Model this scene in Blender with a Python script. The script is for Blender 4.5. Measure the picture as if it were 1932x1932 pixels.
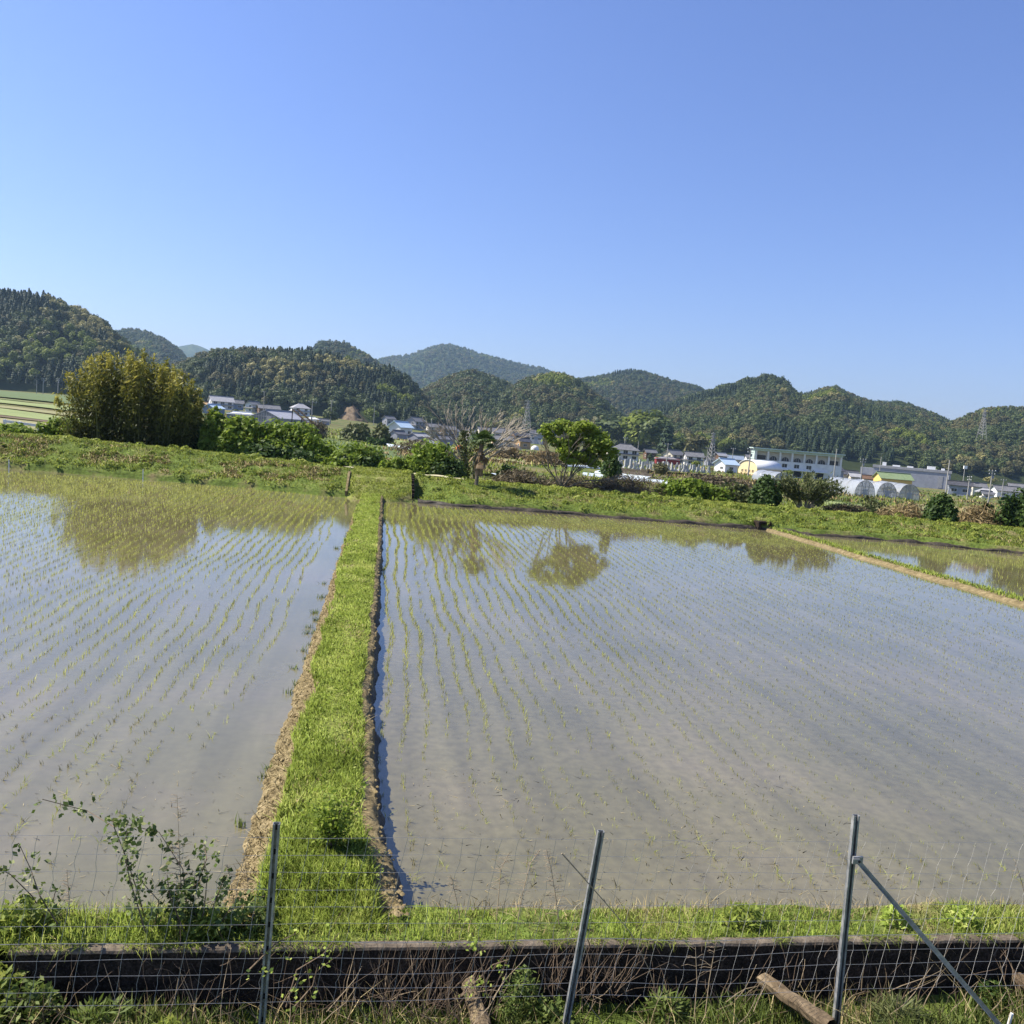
import bpy, math, random
import numpy as np
from mathutils import Vector, Matrix, noise

rng = np.random.default_rng(11)
random.seed(11)
S = bpy.context.scene
COL = S.collection
for o in list(bpy.data.objects):
    bpy.data.objects.remove(o)

# ------------------------------------------------------------------ camera
F = 1600.0                       # focal length in the units of a 1932 px wide picture
ROLL = math.radians(4.7)
PITCH = math.atan(157.2 / F)
YAW = math.radians(8.794)        # the view is turned this much to the right of the grass dike (+Y)
H = 3.7                          # eye height above the paddy water
cam_d = bpy.data.cameras.new('camera')
cam = bpy.data.objects.new('camera', cam_d)
COL.objects.link(cam)
S.camera = cam
cam_d.sensor_width = 36
cam_d.lens = F / 1932 * 36
cam_d.clip_start = 0.1
cam_d.clip_end = 30000
X0 = Vector((math.cos(YAW), -math.sin(YAW), 0)); Y0 = Vector((math.sin(YAW), math.cos(YAW), 0)); Z0 = Vector((0, 0, 1))
FWD = Y0 * math.cos(PITCH) - Z0 * math.sin(PITCH)
UP0 = Y0 * math.sin(PITCH) + Z0 * math.cos(PITCH)
RT = X0 * math.cos(ROLL) + UP0 * math.sin(ROLL)
UP = UP0 * math.cos(ROLL) - X0 * math.sin(ROLL)
cam.matrix_world = Matrix(((RT.x, UP.x, -FWD.x, 0), (RT.y, UP.y, -FWD.y, 0), (RT.z, UP.z, -FWD.z, H), (0, 0, 0, 1)))

# ------------------------------------------------------------------ sky and sun
SUN_AZ, SUN_EL = math.radians(-71), math.radians(48)
W = bpy.data.worlds.new('World'); S.world = W; W.use_nodes = True
wn = W.node_tree
sky = wn.nodes.new('ShaderNodeTexSky'); sky.sky_type = 'NISHITA'; sky.sun_disc = False
sky.sun_elevation = SUN_EL; sky.sun_rotation = SUN_AZ % (2 * math.pi)
sky.air_density = 1.25; sky.dust_density = 0.5; sky.ozone_density = 6.0
mulc = wn.nodes.new('ShaderNodeMix'); mulc.data_type = 'RGBA'; mulc.blend_type = 'MULTIPLY'
mulc.inputs[0].default_value = 1.0
mulc.inputs[7].default_value = (0.94, 0.92, 1.25, 1)
wn.links.new(sky.outputs[0], mulc.inputs[6])
wn.links.new(mulc.outputs[2], wn.nodes['Background'].inputs[0])
wn.nodes['Background'].inputs[1].default_value = 0.071
sun_d = bpy.data.lights.new('sun', 'SUN'); sun = bpy.data.objects.new('sun', sun_d); COL.objects.link(sun)
sun_d.energy = 5.0; sun_d.angle = math.radians(0.5); sun_d.color = (1, 0.93, 0.80)
SUNV = Vector((math.sin(SUN_AZ) * math.cos(SUN_EL), math.cos(SUN_AZ) * math.cos(SUN_EL), math.sin(SUN_EL)))
sun.rotation_euler = SUNV.to_track_quat('Z', 'Y').to_euler()
S.view_settings.view_transform = 'Standard'; S.view_settings.look = 'None'
S.view_settings.gamma = 1; S.view_settings.exposure = 0.93
try:
    S.view_settings.use_curve_mapping = False
except Exception:
    pass
S.cycles.use_denoising = True
S.cycles.max_bounces = 6; S.cycles.diffuse_bounces = 2; S.cycles.glossy_bounces = 3
S.cycles.transmission_bounces = 4; S.cycles.transparent_max_bounces = 8; S.cycles.volume_bounces = 0

# ------------------------------------------------------------------ picture measurements -> places on the ground
CF, SF = math.cos(YAW), math.sin(YAW)


def ray0(px, py):
    dx, dy = px - 966, py - 966
    x = dx * math.cos(ROLL) + dy * math.sin(ROLL)
    y = -dx * math.sin(ROLL) + dy * math.cos(ROLL)
    return x, F * math.cos(PITCH) - y * math.sin(PITCH), -F * math.sin(PITCH) - y * math.cos(PITCH)


def hor(px):
    return 966 - 157.2 / math.cos(ROLL) + (px - 966) * math.tan(ROLL)


def at_d(px, py, D):
    """point seen at (px, py) of the measured picture, D metres ahead"""
    x, f, u = ray0(px, py)
    a, b = x / f * D, D
    return Vector((CF * a + SF * b, -SF * a + CF * b, H + u / f * D))


def at_z(px, py, z=0.0):
    x, f, u = ray0(px, py)
    return at_d(px, py, (z - H) / (u / f))


def at_y(px, py, yy):
    p = at_d(px, py, 1.0) - Vector((0, 0, H))
    return Vector((0, 0, H)) + p * (yy / p.y)


def xyd(x, y):
    """lateral and depth coordinates of a ground point as seen from the eye"""
    return CF * x - SF * y, SF * x + CF * y


TX = np.array([-600, 0, 200, 430, 600, 770, 966, 1150, 1350, 1550, 1750, 1932, 2600.])
_hx = [ray0(p, hor(p)) for p in TX]
TU = np.array([a / b for a, b, c in _hx])          # lateral per depth of each column
TD = np.array([0, 40, 44, 60, 100, 200, 300, 400, 600, 1500, 12000.])
TZ = np.array([
    [-.4, -.4, .9, 1.1, 1.1, 1.1, 1.2, 1.4, 2, 5, 5],
    [-.4, -.4, .8, 1.0, 1.0, 1.0, 1.0, 1.2, 2, 5, 5],
    [-.4, -.4, .7, .8, .5, .6, .9, 1.5, 3, 5, 5],
    [-.4, -.4, .6, .3, -.3, -.3, .4, 1.5, 3, 5, 5],
    [-.4, -.4, .5, 0, -.8, -1.2, -1.6, -.5, 3, 5, 5],
    [-.4, -.4, .4, -.1, -1, -2.0, -2.8, -3.0, 0, 5, 5],
    [-.4, -.4, .4, -.3, -1.2, -2.5, -3.8, -4.8, -4, 2, 2],
    [-.4, -.4, .4, -.5, -1.5, -3, -4.4, -5.5, -5, 2, 2],
    [-.4, -.4, .4, -.5, -1.7, -3.2, -4.8, -5.8, -5, 2, 2],
    [-.4, -.4, .4, -.7, -2.2, -4.0, -5.4, -6.3, -6, 2, 2],
    [-.4, -.4, .4, -.9, -2.7, -5.0, -6.6, -7.5, -7, 2, 2],
    [-.4, -.4, .4, -.9, -2.7, -5.0, -6.6, -7.5, -7, 2, 2],
    [-.4, -.4, .4, -.9, -2.7, -5.0, -6.6, -7.5, -7, 2, 2]])


def terr(u, D):
    i = int(np.clip(np.searchsorted(TU, u) - 1, 0, len(TU) - 2))
    t = min(max((u - TU[i]) / (TU[i + 1] - TU[i]), 0), 1)
    return (1 - t) * np.interp(D, TD, TZ[i]) + t * np.interp(D, TD, TZ[i + 1])


def terr_xy(x, y):
    a, D = xyd(x, y)
    return terr(a / max(D, .1), D)


def hit(px, py):
    """depth at which the line of sight through (px, py) meets the valley floor"""
    x, f, u = ray0(px, py)
    s = u / f
    for D in np.arange(45, 900, 1.0):
        if H + s * D <= terr(x / f, D):
            return float(D)
    return 600.0


BX = np.array([-90, -17, -8, -3, -1.7, -1.5, 1.3, 1.5, 3.2, 6.7, 12.8, 17.4, 19.3, 23.6, 28.3, 90])
BY = np.array([46, 41.7, 40.4, 38.9, 38.6, 38.6, 38.4, 38.6, 38.0, 38.0, 37.2, 36.7, 35.8, 35.5, 33.6, 29])
BHX = np.array([-90, -17, -8, -2, 2, 12, 18, 28, 90]); BHZ = np.array([1.7, 1.4, 1.25, 1.1, .98, .9, .85, .85, .8])


def bank_line(x): return np.interp(x, BX, BY)


def bank_prof(x, o):
    h = np.interp(x, BHX, BHZ)
    if x > 18.2:
        pr = ([-1, 0, .12, .9, 1.5, 2.6, 3.4, 5.5, 9], [-.35, -.02, .26, .30, .52, h - .06, h, h - .05, h - .7])
    elif 1.35 < x < 3.2:
        k = (x - 1.35) / 1.85
        pr = ([-1, 0, .15, 1.2, 2.6, 3.6, 5.5, 9], [-.35, -.02, .12, .1 + .35 * k, h * (.7 + .2 * k), h, h - .03, h - .6])
    else:
        pr = ([-1, 0, .15, .9, 2.5, 3.3, 5.5, 9], [-.35, -.02, .25, .52, h - .08, h, h - .05, h - .6])
    return np.interp(o, pr[0], pr[1])


def nz(x, y, s, k=0.0):
    return noise.noise(Vector((x * s + k, y * s - k, k)))


def bank_z(x, y):
    o = y - bank_line(x)
    if o < -1 or o > 9: return -5
    z = bank_prof(x, o)
    if 0.1 < o: z += .07 * nz(x, y, .9, 3) * min(1, o * 2) + .05 * nz(x, y, 2.7, 8) * min(1, o)
    return z


def ground(x, y):
    return max(bank_z(x, y), terr_xy(x, y))


# ------------------------------------------------------------------ object helpers
def tag(o, label=None, cat=None, group=None, kind=None):
    if label: o['label'] = label
    if cat: o['category'] = cat
    if group: o['group'] = group
    if kind: o['kind'] = kind
    return o


def thing(name, label, cat, loc=(0, 0, 0), rz=0.0, group=None):
    o = bpy.data.objects.new(name, None); COL.objects.link(o)
    o.empty_display_size = .2
    o.location = loc; o.rotation_euler = (0, 0, rz)
    return tag(o, label, cat, group)


def link(name, me, parent=None, loc=None):
    o = bpy.data.objects.new(name, me); COL.objects.link(o)
    if parent: o.parent = parent
    if loc is not None: o.location = loc
    return o


def npmesh(name, V, Fc, mats, tint=None, smooth=False, mi=None, vnorm=None):
    V = np.asarray(V, np.float32).reshape(-1, 3); Fc = np.asarray(Fc, np.int32)
    m, k = Fc.shape
    me = bpy.data.meshes.new(name)
    me.vertices.add(len(V)); me.vertices.foreach_set('co', V.ravel())
    me.loops.add(m * k); me.loops.foreach_set('vertex_index', Fc.ravel())
    me.polygons.add(m); me.polygons.foreach_set('loop_start', np.arange(0, m * k, k, dtype=np.int32))
    me.polygons.foreach_set('loop_total', np.full(m, k, np.int32))
    if mi is not None: me.polygons.foreach_set('material_index', np.asarray(mi, np.int32))
    if smooth: me.polygons.foreach_set('use_smooth', np.ones(m, bool))
    if tint is not None:
        a = me.attributes.new('tint', 'FLOAT', 'FACE'); a.data.foreach_set('value', np.asarray(tint, np.float32))
    for mt in (mats if isinstance(mats, (list, tuple)) else [mats]): me.materials.append(mt)
    me.update(calc_edges=True)
    if vnorm is not None:
        me.polygons.foreach_set('use_smooth', np.ones(m, bool))
        me.normals_split_custom_set_from_vertices(np.asarray(vnorm, np.float32).reshape(-1, 3))
    return me


class MB:
    def __init__(s): s.V = []; s.F = []; s.M = []

    def add(s, V, Fc, mi=0):
        b = len(s.V); s.V += [tuple(v) for v in V]; s.F += [tuple(i + b for i in f) for f in Fc]; s.M += [mi] * len(Fc)
        return s

    def box(s, c, d, rz=0.0, mi=0, M=None):
        x, y, z = d[0] / 2, d[1] / 2, d[2] / 2
        P = [Vector((a * x, b * y, e * z)) for e in (-1, 1) for b in (-1, 1) for a in (-1, 1)]
        Rm = M if M is not None else Matrix.Rotation(rz, 3, 'Z')
        P = [Rm @ p + Vector(c) for p in P]
        return s.add(P, [(0, 2, 3, 1), (4, 5, 7, 6), (0, 1, 5, 4), (2, 6, 7, 3), (0, 4, 6, 2), (1, 3, 7, 5)], mi)

    def bar(s, a, b, w, t, mi=0, upv=(0, 0, 1)):
        a, b = Vector(a), Vector(b); d = (b - a); L = d.length; d.normalize()
        sd = d.cross(Vector(upv))
        if sd.length < 1e-4: sd = Vector((1, 0, 0))
        sd.normalize(); u = sd.cross(d)
        M = Matrix((sd, d, u)).transposed()
        return s.box((a + b) / 2, (w, L, t), M=M, mi=mi)

    def tube(s, pts, rad, n=5, mi=0, cap=True):
        pts = [Vector(p) for p in pts]
        if not hasattr(rad, '__len__'): rad = [rad] * len(pts)
        V = []; Fc = []
        for i, p in enumerate(pts):
            d = (pts[min(i + 1, len(pts) - 1)] - pts[max(i - 1, 0)])
            if d.length < 1e-9: d = Vector((0, 0, 1))
            d.normalize()
            a = d.cross(Vector((0.3, 1, 0.1))); a.normalize(); b = d.cross(a)
            for k in range(n):
                t = 2 * math.pi * k / n
                V.append(p + (a * math.cos(t) + b * math.sin(t)) * rad[i])
        for i in range(len(pts) - 1):
            for k in range(n):
                Fc.append((i * n + k, i * n + (k + 1) % n, (i + 1) * n + (k + 1) % n, (i + 1) * n + k))
        if cap:
            Fc.append(tuple(range(n))[::-1]); Fc.append(tuple((len(pts) - 1) * n + k for k in range(n)))
        return s.add(V, Fc, mi)

    def prism(s, poly, a, b, axis='y', mi=0):
        """poly = list of (u, z) extruded from a to b along axis"""
        n = len(poly)
        if axis == 'y': V = [(u, t, z) for t in (a, b) for u, z in poly]
        else: V = [(t, u, z) for t in (a, b) for u, z in poly]
        Fc = [tuple(range(n)), tuple(range(n, 2 * n))[::-1]] + [(i, i + n, (i + 1) % n + n, (i + 1) % n) for i in range(n)]
        return s.add(V, Fc, mi)

    def mesh(s, name, mats, smooth=False):
        me = bpy.data.meshes.new(name); me.from_pydata(s.V, [], s.F)
        for m in (mats if isinstance(mats, (list, tuple)) else [mats]): me.materials.append(m)
        if max(s.M, default=0): me.polygons.foreach_set('material_index', s.M)
        if smooth: me.polygons.foreach_set('use_smooth', [True] * len(s.F))
        me.validate(); me.update(); return me

    def build(s, name, mats, parent=None, loc=None, smooth=False):
        return link(name, s.mesh(name, mats, smooth), parent, loc)


# ------------------------------------------------------------------ materials
def mat(name, cols, scale=5.0, rough=.8, bump=0.0, bscale=None, spec=.3, metal=0.0, detail=4.0, coords='Object', fine=None, stretch=None):
    m = bpy.data.materials.new(name); m.use_nodes = True
    t = m.node_tree; p = t.nodes['Principled BSDF']; L = t.links.new
    p.inputs['Roughness'].default_value = rough; p.inputs['Metallic'].default_value = metal
    p.inputs['Specular IOR Level'].default_value = spec
    if len(cols) == 1 and not bump:
        p.inputs['Base Color'].default_value = (*cols[0], 1); return m
    tc = t.nodes.new('ShaderNodeTexCoord'); src = tc.outputs[coords]
    if stretch:
        mp = t.nodes.new('ShaderNodeMapping'); mp.inputs['Scale'].default_value = stretch; L(src, mp.inputs[0]); src = mp.outputs[0]
    n = t.nodes.new('ShaderNodeTexNoise'); n.inputs['Scale'].default_value = scale; n.inputs['Detail'].default_value = detail
    n.inputs['Roughness'].default_value = .65
    L(src, n.inputs['Vector'])
    r = t.nodes.new('ShaderNodeValToRGB'); e = r.color_ramp.elements
    k = len(cols)
    while len(e) < k: e.new(.5)
    for i, c in enumerate(cols):
        e[i].position = .3 + .4 * (i / (k - 1) if k > 1 else 0); e[i].color = (*c, 1)
    L(n.outputs['Fac'], r.inputs[0]); out = r.outputs[0]
    if fine:
        n3 = t.nodes.new('ShaderNodeTexNoise'); n3.inputs['Scale'].default_value = fine[0]; n3.inputs['Detail'].default_value = 3
        L(src, n3.inputs['Vector'])
        mr = t.nodes.new('ShaderNodeMapRange'); mr.inputs[1].default_value = .3; mr.inputs[2].default_value = .7
        mr.inputs[3].default_value = 1 - fine[1]; mr.inputs[4].default_value = 1 + fine[1]; L(n3.outputs['Fac'], mr.inputs[0])
        mx = t.nodes.new('ShaderNodeMix'); mx.data_type = 'RGBA'; mx.blend_type = 'MULTIPLY'; mx.inputs[0].default_value = 1
        L(out, mx.inputs[6]); L(mr.outputs[0], mx.inputs[7]); out = mx.outputs[2]
    L(out, p.inputs['Base Color'])
    if bump:
        n2 = t.nodes.new('ShaderNodeTexNoise'); n2.inputs['Scale'].default_value = bscale or scale * 3; n2.inputs['Detail'].default_value = 4
        L(src, n2.inputs['Vector'])
        b = t.nodes.new('ShaderNodeBump'); b.inputs['Strength'].default_value = min(1, bump); b.inputs['Distance'].default_value = .02 if bump <= 1 else .02 * bump
        L(n2.outputs['Fac'], b.inputs['Height']); L(b.outputs[0], p.inputs['Normal'])
    return m


def leafmat(name, cols, trans=.3, rough=.6, objvar=.0, spec=.25):
    """leaf colours run from cols[0] to cols[-1] by each leaf's own tint; objvar also shifts them plant by plant"""
    m = bpy.data.materials.new(name); m.use_nodes = True
    t = m.node_tree; p = t.nodes['Principled BSDF']; L = t.links.new
    p.inputs['Roughness'].default_value = rough; p.inputs['Specular IOR Level'].default_value = spec
    a = t.nodes.new('ShaderNodeAttribute'); a.attribute_name = 'tint'
    fac = a.outputs['Fac']
    if objvar:
        oi = t.nodes.new('ShaderNodeObjectInfo')
        ma = t.nodes.new('ShaderNodeMath'); ma.operation = 'MULTIPLY_ADD'; ma.inputs[1].default_value = objvar; ma.inputs[2].default_value = -objvar / 2
        L(oi.outputs['Random'], ma.inputs[0])
        ad = t.nodes.new('ShaderNodeMath'); ad.operation = 'ADD'; ad.use_clamp = True
        L(a.outputs['Fac'], ad.inputs[0]); L(ma.outputs[0], ad.inputs[1]); fac = ad.outputs[0]
    r = t.nodes.new('ShaderNodeValToRGB'); e = r.color_ramp.elements
    while len(e) < len(cols): e.new(.5)
    for i, c in enumerate(cols):
        e[i].position = i / (len(cols) - 1); e[i].color = (*c, 1)
    L(fac, r.inputs[0]); L(r.outputs[0], p.inputs['Base Color'])
    if trans:
        tr = t.nodes.new('ShaderNodeBsdfTranslucent'); L(r.outputs[0], tr.inputs[0])
        mx = t.nodes.new('ShaderNodeMixShader'); mx.inputs[0].default_value = trans
        L(p.outputs[0], mx.inputs[1]); L(tr.outputs[0], mx.inputs[2])
        L(mx.outputs[0], t.nodes['Material Output'].inputs[0])
    return m


M = {}
M['soil'] = mat('dry_soil', [(.10, .078, .04), (.185, .145, .075), (.27, .215, .12)], 6, .95, 1.0, 14, .1, fine=(40, .35))
M['wetsoil_shade'] = mat('wet_soil_and_shade', [(.020, .016, .012), (.045, .036, .026), (.08, .065, .045)], 6, .6, .8, 20)  # wet mud on the dike; painted shadow at the embankment's foot
M['conc'] = mat('old_concrete', [(.06, .048, .036), (.12, .097, .072), (.22, .18, .135)], 5, .9, .5, 30, .2, fine=(60, .25))
M['mossy'] = mat('black_mossy_concrete', [(.014, .012, .010), (.034, .026, .02), (.075, .054, .04)], 9, .95, .6, 40, .1, fine=(70, .5))
M['steel'] = mat('galvanised_steel', [(.15, .155, .16), (.25, .255, .26), (.38, .385, .39)], 14, .42, .1, 60, .5, metal=.2)
M['slot'] = mat('dark_slot', [(.02, .02, .02)], rough=.8)
M['wire'] = mat('fence_wire', [(.32, .30, .27), (.46, .43, .39)], 30, .6, metal=.0)
M['wood'] = mat('weathered_timber', [(.07, .05, .032), (.13, .098, .062), (.20, .155, .10)], 9, .9, .8, 30, .1, fine=(50, .3), stretch=(1, .2, 1))
M['straw'] = leafmat('dry_straw', [(.20, .155, .07), (.35, .28, .135), (.48, .40, .22)], .15)
M['deadstem'] = leafmat('dead_stem', [(.13, .09, .06), (.24, .18, .12), (.36, .28, .2)], 0)
M['grass'] = leafmat('bright_grass', [(.17, .225, .035), (.35, .455, .075), (.58, .62, .18)], .5)
M['grassdk'] = leafmat('trackside_grass', [(.06, .09, .018), (.12, .17, .035), (.22, .26, .07)], .4)
M['bankgr'] = leafmat('bank_grass', [(.11, .145, .025), (.23, .29, .045), (.40, .43, .09)], .45)
M['rice'] = leafmat('rice_leaf', [(.26, .29, .06), (.40, .44, .09), (.54, .56, .17)], .45)
M['riceb'] = leafmat('drowned_rice_leaf', [(.10, .09, .04), (.19, .17, .06), (.30, .28, .10)], .2)
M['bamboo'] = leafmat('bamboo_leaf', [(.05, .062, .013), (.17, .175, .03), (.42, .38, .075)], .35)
M['culm'] = mat('bamboo_culm', [(.10, .12, .03), (.22, .20, .08)], 3, .5)
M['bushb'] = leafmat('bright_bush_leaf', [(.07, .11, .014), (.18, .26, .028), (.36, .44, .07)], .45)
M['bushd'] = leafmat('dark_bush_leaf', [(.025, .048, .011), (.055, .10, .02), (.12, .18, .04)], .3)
M['busho'] = leafmat('olive_bush_leaf', [(.05, .065, .02), (.10, .12, .04), (.17, .18, .07)], .25)
M['scrub'] = leafmat('brown_scrub', [(.07, .055, .03), (.14, .11, .06), (.22, .18, .10)], .1)
M['reed'] = leafmat('dry_reed', [(.15, .11, .05), (.27, .20, .09), (.40, .31, .16)], .15)
M['maple'] = leafmat('fresh_tree_leaf', [(.11, .16, .02), (.24, .32, .04), (.42, .48, .09)], .5)
M['bark'] = mat('grey_bark', [(.09, .075, .055), (.2, .17, .13)], 6, .95, .6, 20)
M['palebark'] = mat('pale_bark', [(.24, .21, .16), (.42, .37, .29)], 6, .95, .4, 20)
M['frond'] = leafmat('palm_frond', [(.025, .05, .012), (.06, .10, .022), (.12, .17, .04)], .2)
M['deadfrond'] = leafmat('dead_palm_frond', [(.15, .10, .05), (.28, .20, .11), (.42, .32, .2)], .1)
M['ivy'] = leafmat('ivy_leaf', [(.045, .06, .016), (.095, .12, .03), (.18, .20, .06)], .25)
M['conifer'] = leafmat('cedar_foliage', [(.018, .036, .015), (.033, .058, .022), (.06, .092, .034)], .1, objvar=.3)
M['olive'] = leafmat('evergreen_oak_foliage', [(.04, .06, .018), (.075, .105, .03), (.14, .17, .055)], .25, objvar=.35)
M['gold'] = leafmat('flowering_chinquapin_foliage', [(.13, .13, .04), (.28, .26, .09), (.50, .45, .20)], .25, objvar=.3)
M['brown'] = leafmat('budding_oak_foliage', [(.06, .065, .024), (.12, .115, .042), (.19, .17, .07)], .2, objvar=.3)
M['lime'] = leafmat('young_leaf_foliage', [(.09, .12, .02), (.19, .235, .035), (.32, .35, .08)], .3, objvar=.3)
M['trunk'] = mat('tree_trunk', [(.05, .04, .03), (.11, .09, .07)], 3, .95)
M['tile'] = mat('grey_roof_tile', [(.10, .10, .105), (.19, .19, .195)], 1.2, .6, .5, 8)
M['tiledk'] = mat('dark_roof_tile', [(.045, .045, .05), (.09, .09, .10)], 1.2, .5, .5, 8)
M['tilelt'] = mat('pale_grey_roofing', [(.26, .26, .27), (.36, .36, .37)], 1.0, .6, .2, 8)
M['white'] = mat('white_plaster', [(.62, .61, .58), (.76, .75, .72)], .7, .85)
M['whitepaint'] = mat('white_paint', [(.74, .74, .72), (.82, .82, .80)], .9, .6)
M['cream'] = mat('cream_wall', [(.55, .50, .40), (.66, .60, .48)], .7, .85)
M['yellow'] = mat('yellow_wall', [(.68, .48, .14), (.76, .55, .18)], .7, .8)
M['paleyel'] = mat('pale_yellow_wall', [(.76, .62, .34), (.82, .69, .42)], .7, .8)
M['brownw'] = mat('brown_board_wall', [(.09, .05, .03), (.17, .10, .06)], 2, .85)
M['tan'] = mat('tan_wall', [(.45, .28, .13), (.55, .36, .18)], 1, .85)
M['red'] = mat('red_sheeting', [(.20, .022, .025), (.28, .035, .035)], 1, .7)
M['bluegrey'] = mat('blue_grey_sheeting', [(.16, .20, .27), (.22, .27, .34)], 1, .6)
M['bluer'] = mat('pale_blue_roof', [(.42, .55, .66), (.52, .63, .72)], 1, .45)
M['greenr'] = mat('green_sheet_roof', [(.17, .23, .11), (.23, .29, .15)], 1, .6)
M['greywall'] = mat('grey_wall', [(.25, .26, .30), (.34, .35, .39)], .6, .8)
M['glass'] = mat('window_glass', [(.03, .035, .04)], rough=.15, spec=.5)
M['dark'] = mat('dark_opening', [(.015, .014, .013)], rough=.9)
M['stone'] = mat('grey_stone', [(.28, .28, .27), (.45, .45, .43)], 3, .8)
M['teal'] = mat('pale_teal_fascia', [(.40, .50, .47), (.50, .60, .56)], 1, .6)
M['poly'] = mat('greenhouse_film', [(.34, .38, .43), (.48, .52, .57)], .8, .25, spec=.5)
M['mulch'] = mat('row_cover_film', [(.38, .45, .50), (.58, .63, .66)], 1.2, .5, .8, 3)
M['pole'] = mat('pole_concrete', [(.27, .26, .24), (.38, .37, .34)], 1, .85)
M['path'] = mat('bare_farm_path', [(.36, .34, .2), (.50, .46, .30)], 2, .95, .4, 12)
M['landslip'] = mat('bare_red_earth', [(.07, .052, .03), (.14, .10, .06), (.22, .165, .105)], .5, .95, 1, 1)
M['orange'] = mat('orange_sheet', [(.6, .16, .04)], rough=.7)


def water_mat(name, cols, rough, tex):
    m = bpy.data.materials.new(name); m.use_nodes = True
    t = m.node_tree; p = t.nodes['Principled BSDF']; L = t.links.new
    tc = t.nodes.new('ShaderNodeTexCoord')
    n = t.nodes.new('ShaderNodeTexNoise'); n.inputs['Scale'].default_value = .35; n.inputs['Detail'].default_value = 6; n.inputs['Roughness'].default_value = .6
    L(tc.outputs['Object'], n.inputs['Vector'])
    r = t.nodes.new('ShaderNodeValToRGB'); e = r.color_ramp.elements
    while len(e) < len(cols): e.new(.5)
    for i, c in enumerate(cols):
        e[i].position = .3 + .4 * i / (len(cols) - 1); e[i].color = (*c, 1)
    L(n.outputs['Fac'], r.inputs[0])
    # clods of mud showing through the shallow water
    n3 = t.nodes.new('ShaderNodeTexNoise'); n3.inputs['Scale'].default_value = 9.0; n3.inputs['Detail'].default_value = 6
    L(tc.outputs['Object'], n3.inputs['Vector'])
    mr = t.nodes.new('ShaderNodeMapRange'); mr.inputs[1].default_value = .35; mr.inputs[2].default_value = .7
    mr.inputs[3].default_value = 1 + tex; mr.inputs[4].default_value = 1 - tex; L(n3.outputs['Fac'], mr.inputs[0])
    mx = t.nodes.new('ShaderNodeMix'); mx.data_type = 'RGBA'; mx.blend_type = 'MULTIPLY'; mx.inputs[0].default_value = 1
    L(r.outputs[0], mx.inputs[6]); L(mr.outputs[0], mx.inputs[7])
    mp4 = t.nodes.new('ShaderNodeMapping'); mp4.inputs['Scale'].default_value = (2.6, .16, 1); L(tc.outputs['Object'], mp4.inputs[0])
    n4 = t.nodes.new('ShaderNodeTexNoise'); n4.inputs['Scale'].default_value = 1.0; n4.inputs['Detail'].default_value = 5; L(mp4.outputs[0], n4.inputs['Vector'])
    mr4 = t.nodes.new('ShaderNodeMapRange'); mr4.inputs[1].default_value = .3; mr4.inputs[2].default_value = .7; mr4.inputs[3].default_value = .84; mr4.inputs[4].default_value = 1.16; L(n4.outputs['Fac'], mr4.inputs[0])
    mx4 = t.nodes.new('ShaderNodeMix'); mx4.data_type = 'RGBA'; mx4.blend_type = 'MULTIPLY'; mx4.inputs[0].default_value = 1
    L(mx.outputs[2], mx4.inputs[6]); L(mr4.outputs[0], mx4.inputs[7]); L(mx4.outputs[2], p.inputs['Base Color'])
    p.inputs['Roughness'].default_value = rough; p.inputs['IOR'].default_value = 1.8
    n2 = t.nodes.new('ShaderNodeTexNoise'); n2.inputs['Scale'].default_value = 2.2; n2.inputs['Detail'].default_value = 3
    mp = t.nodes.new('ShaderNodeMapping'); mp.inputs['Scale'].default_value = (1, 1.6, 1); L(tc.outputs['Object'], mp.inputs[0]); L(mp.outputs[0], n2.inputs['Vector'])
    b = t.nodes.new('ShaderNodeBump'); b.inputs['Strength'].default_value = .05; b.inputs['Distance'].default_value = .02
    L(n2.outputs['Fac'], b.inputs['Height']); L(b.outputs[0], p.inputs['Normal'])
    return m


M['waterL'] = water_mat('muddy_green_water', [(.128, .115, .052), (.150, .133, .066), (.168, .142, .086)], .06, .07)
M['waterR'] = water_mat('muddy_brown_water', [(.116, .104, .050), (.140, .123, .062), (.162, .138, .080)], .045, .14)

def film_mat(name, cols, see):
    m = mat(name, cols, .8, .3, spec=.5); t = m.node_tree
    tr = t.nodes.new('ShaderNodeBsdfTransparent'); mx = t.nodes.new('ShaderNodeMixShader'); mx.inputs[0].default_value = see
    t.links.new(t.nodes['Principled BSDF'].outputs[0], mx.inputs[1]); t.links.new(tr.outputs[0], mx.inputs[2]); t.links.new(mx.outputs[0], t.nodes['Material Output'].inputs[0])
    return m


M['poly'] = film_mat('greenhouse_film', [(.34, .37, .41), (.46, .49, .53)], .42)
M['haze_film'] = film_mat('hazy_end_film', [(.34, .37, .41), (.46, .49, .53)], .5)
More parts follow.
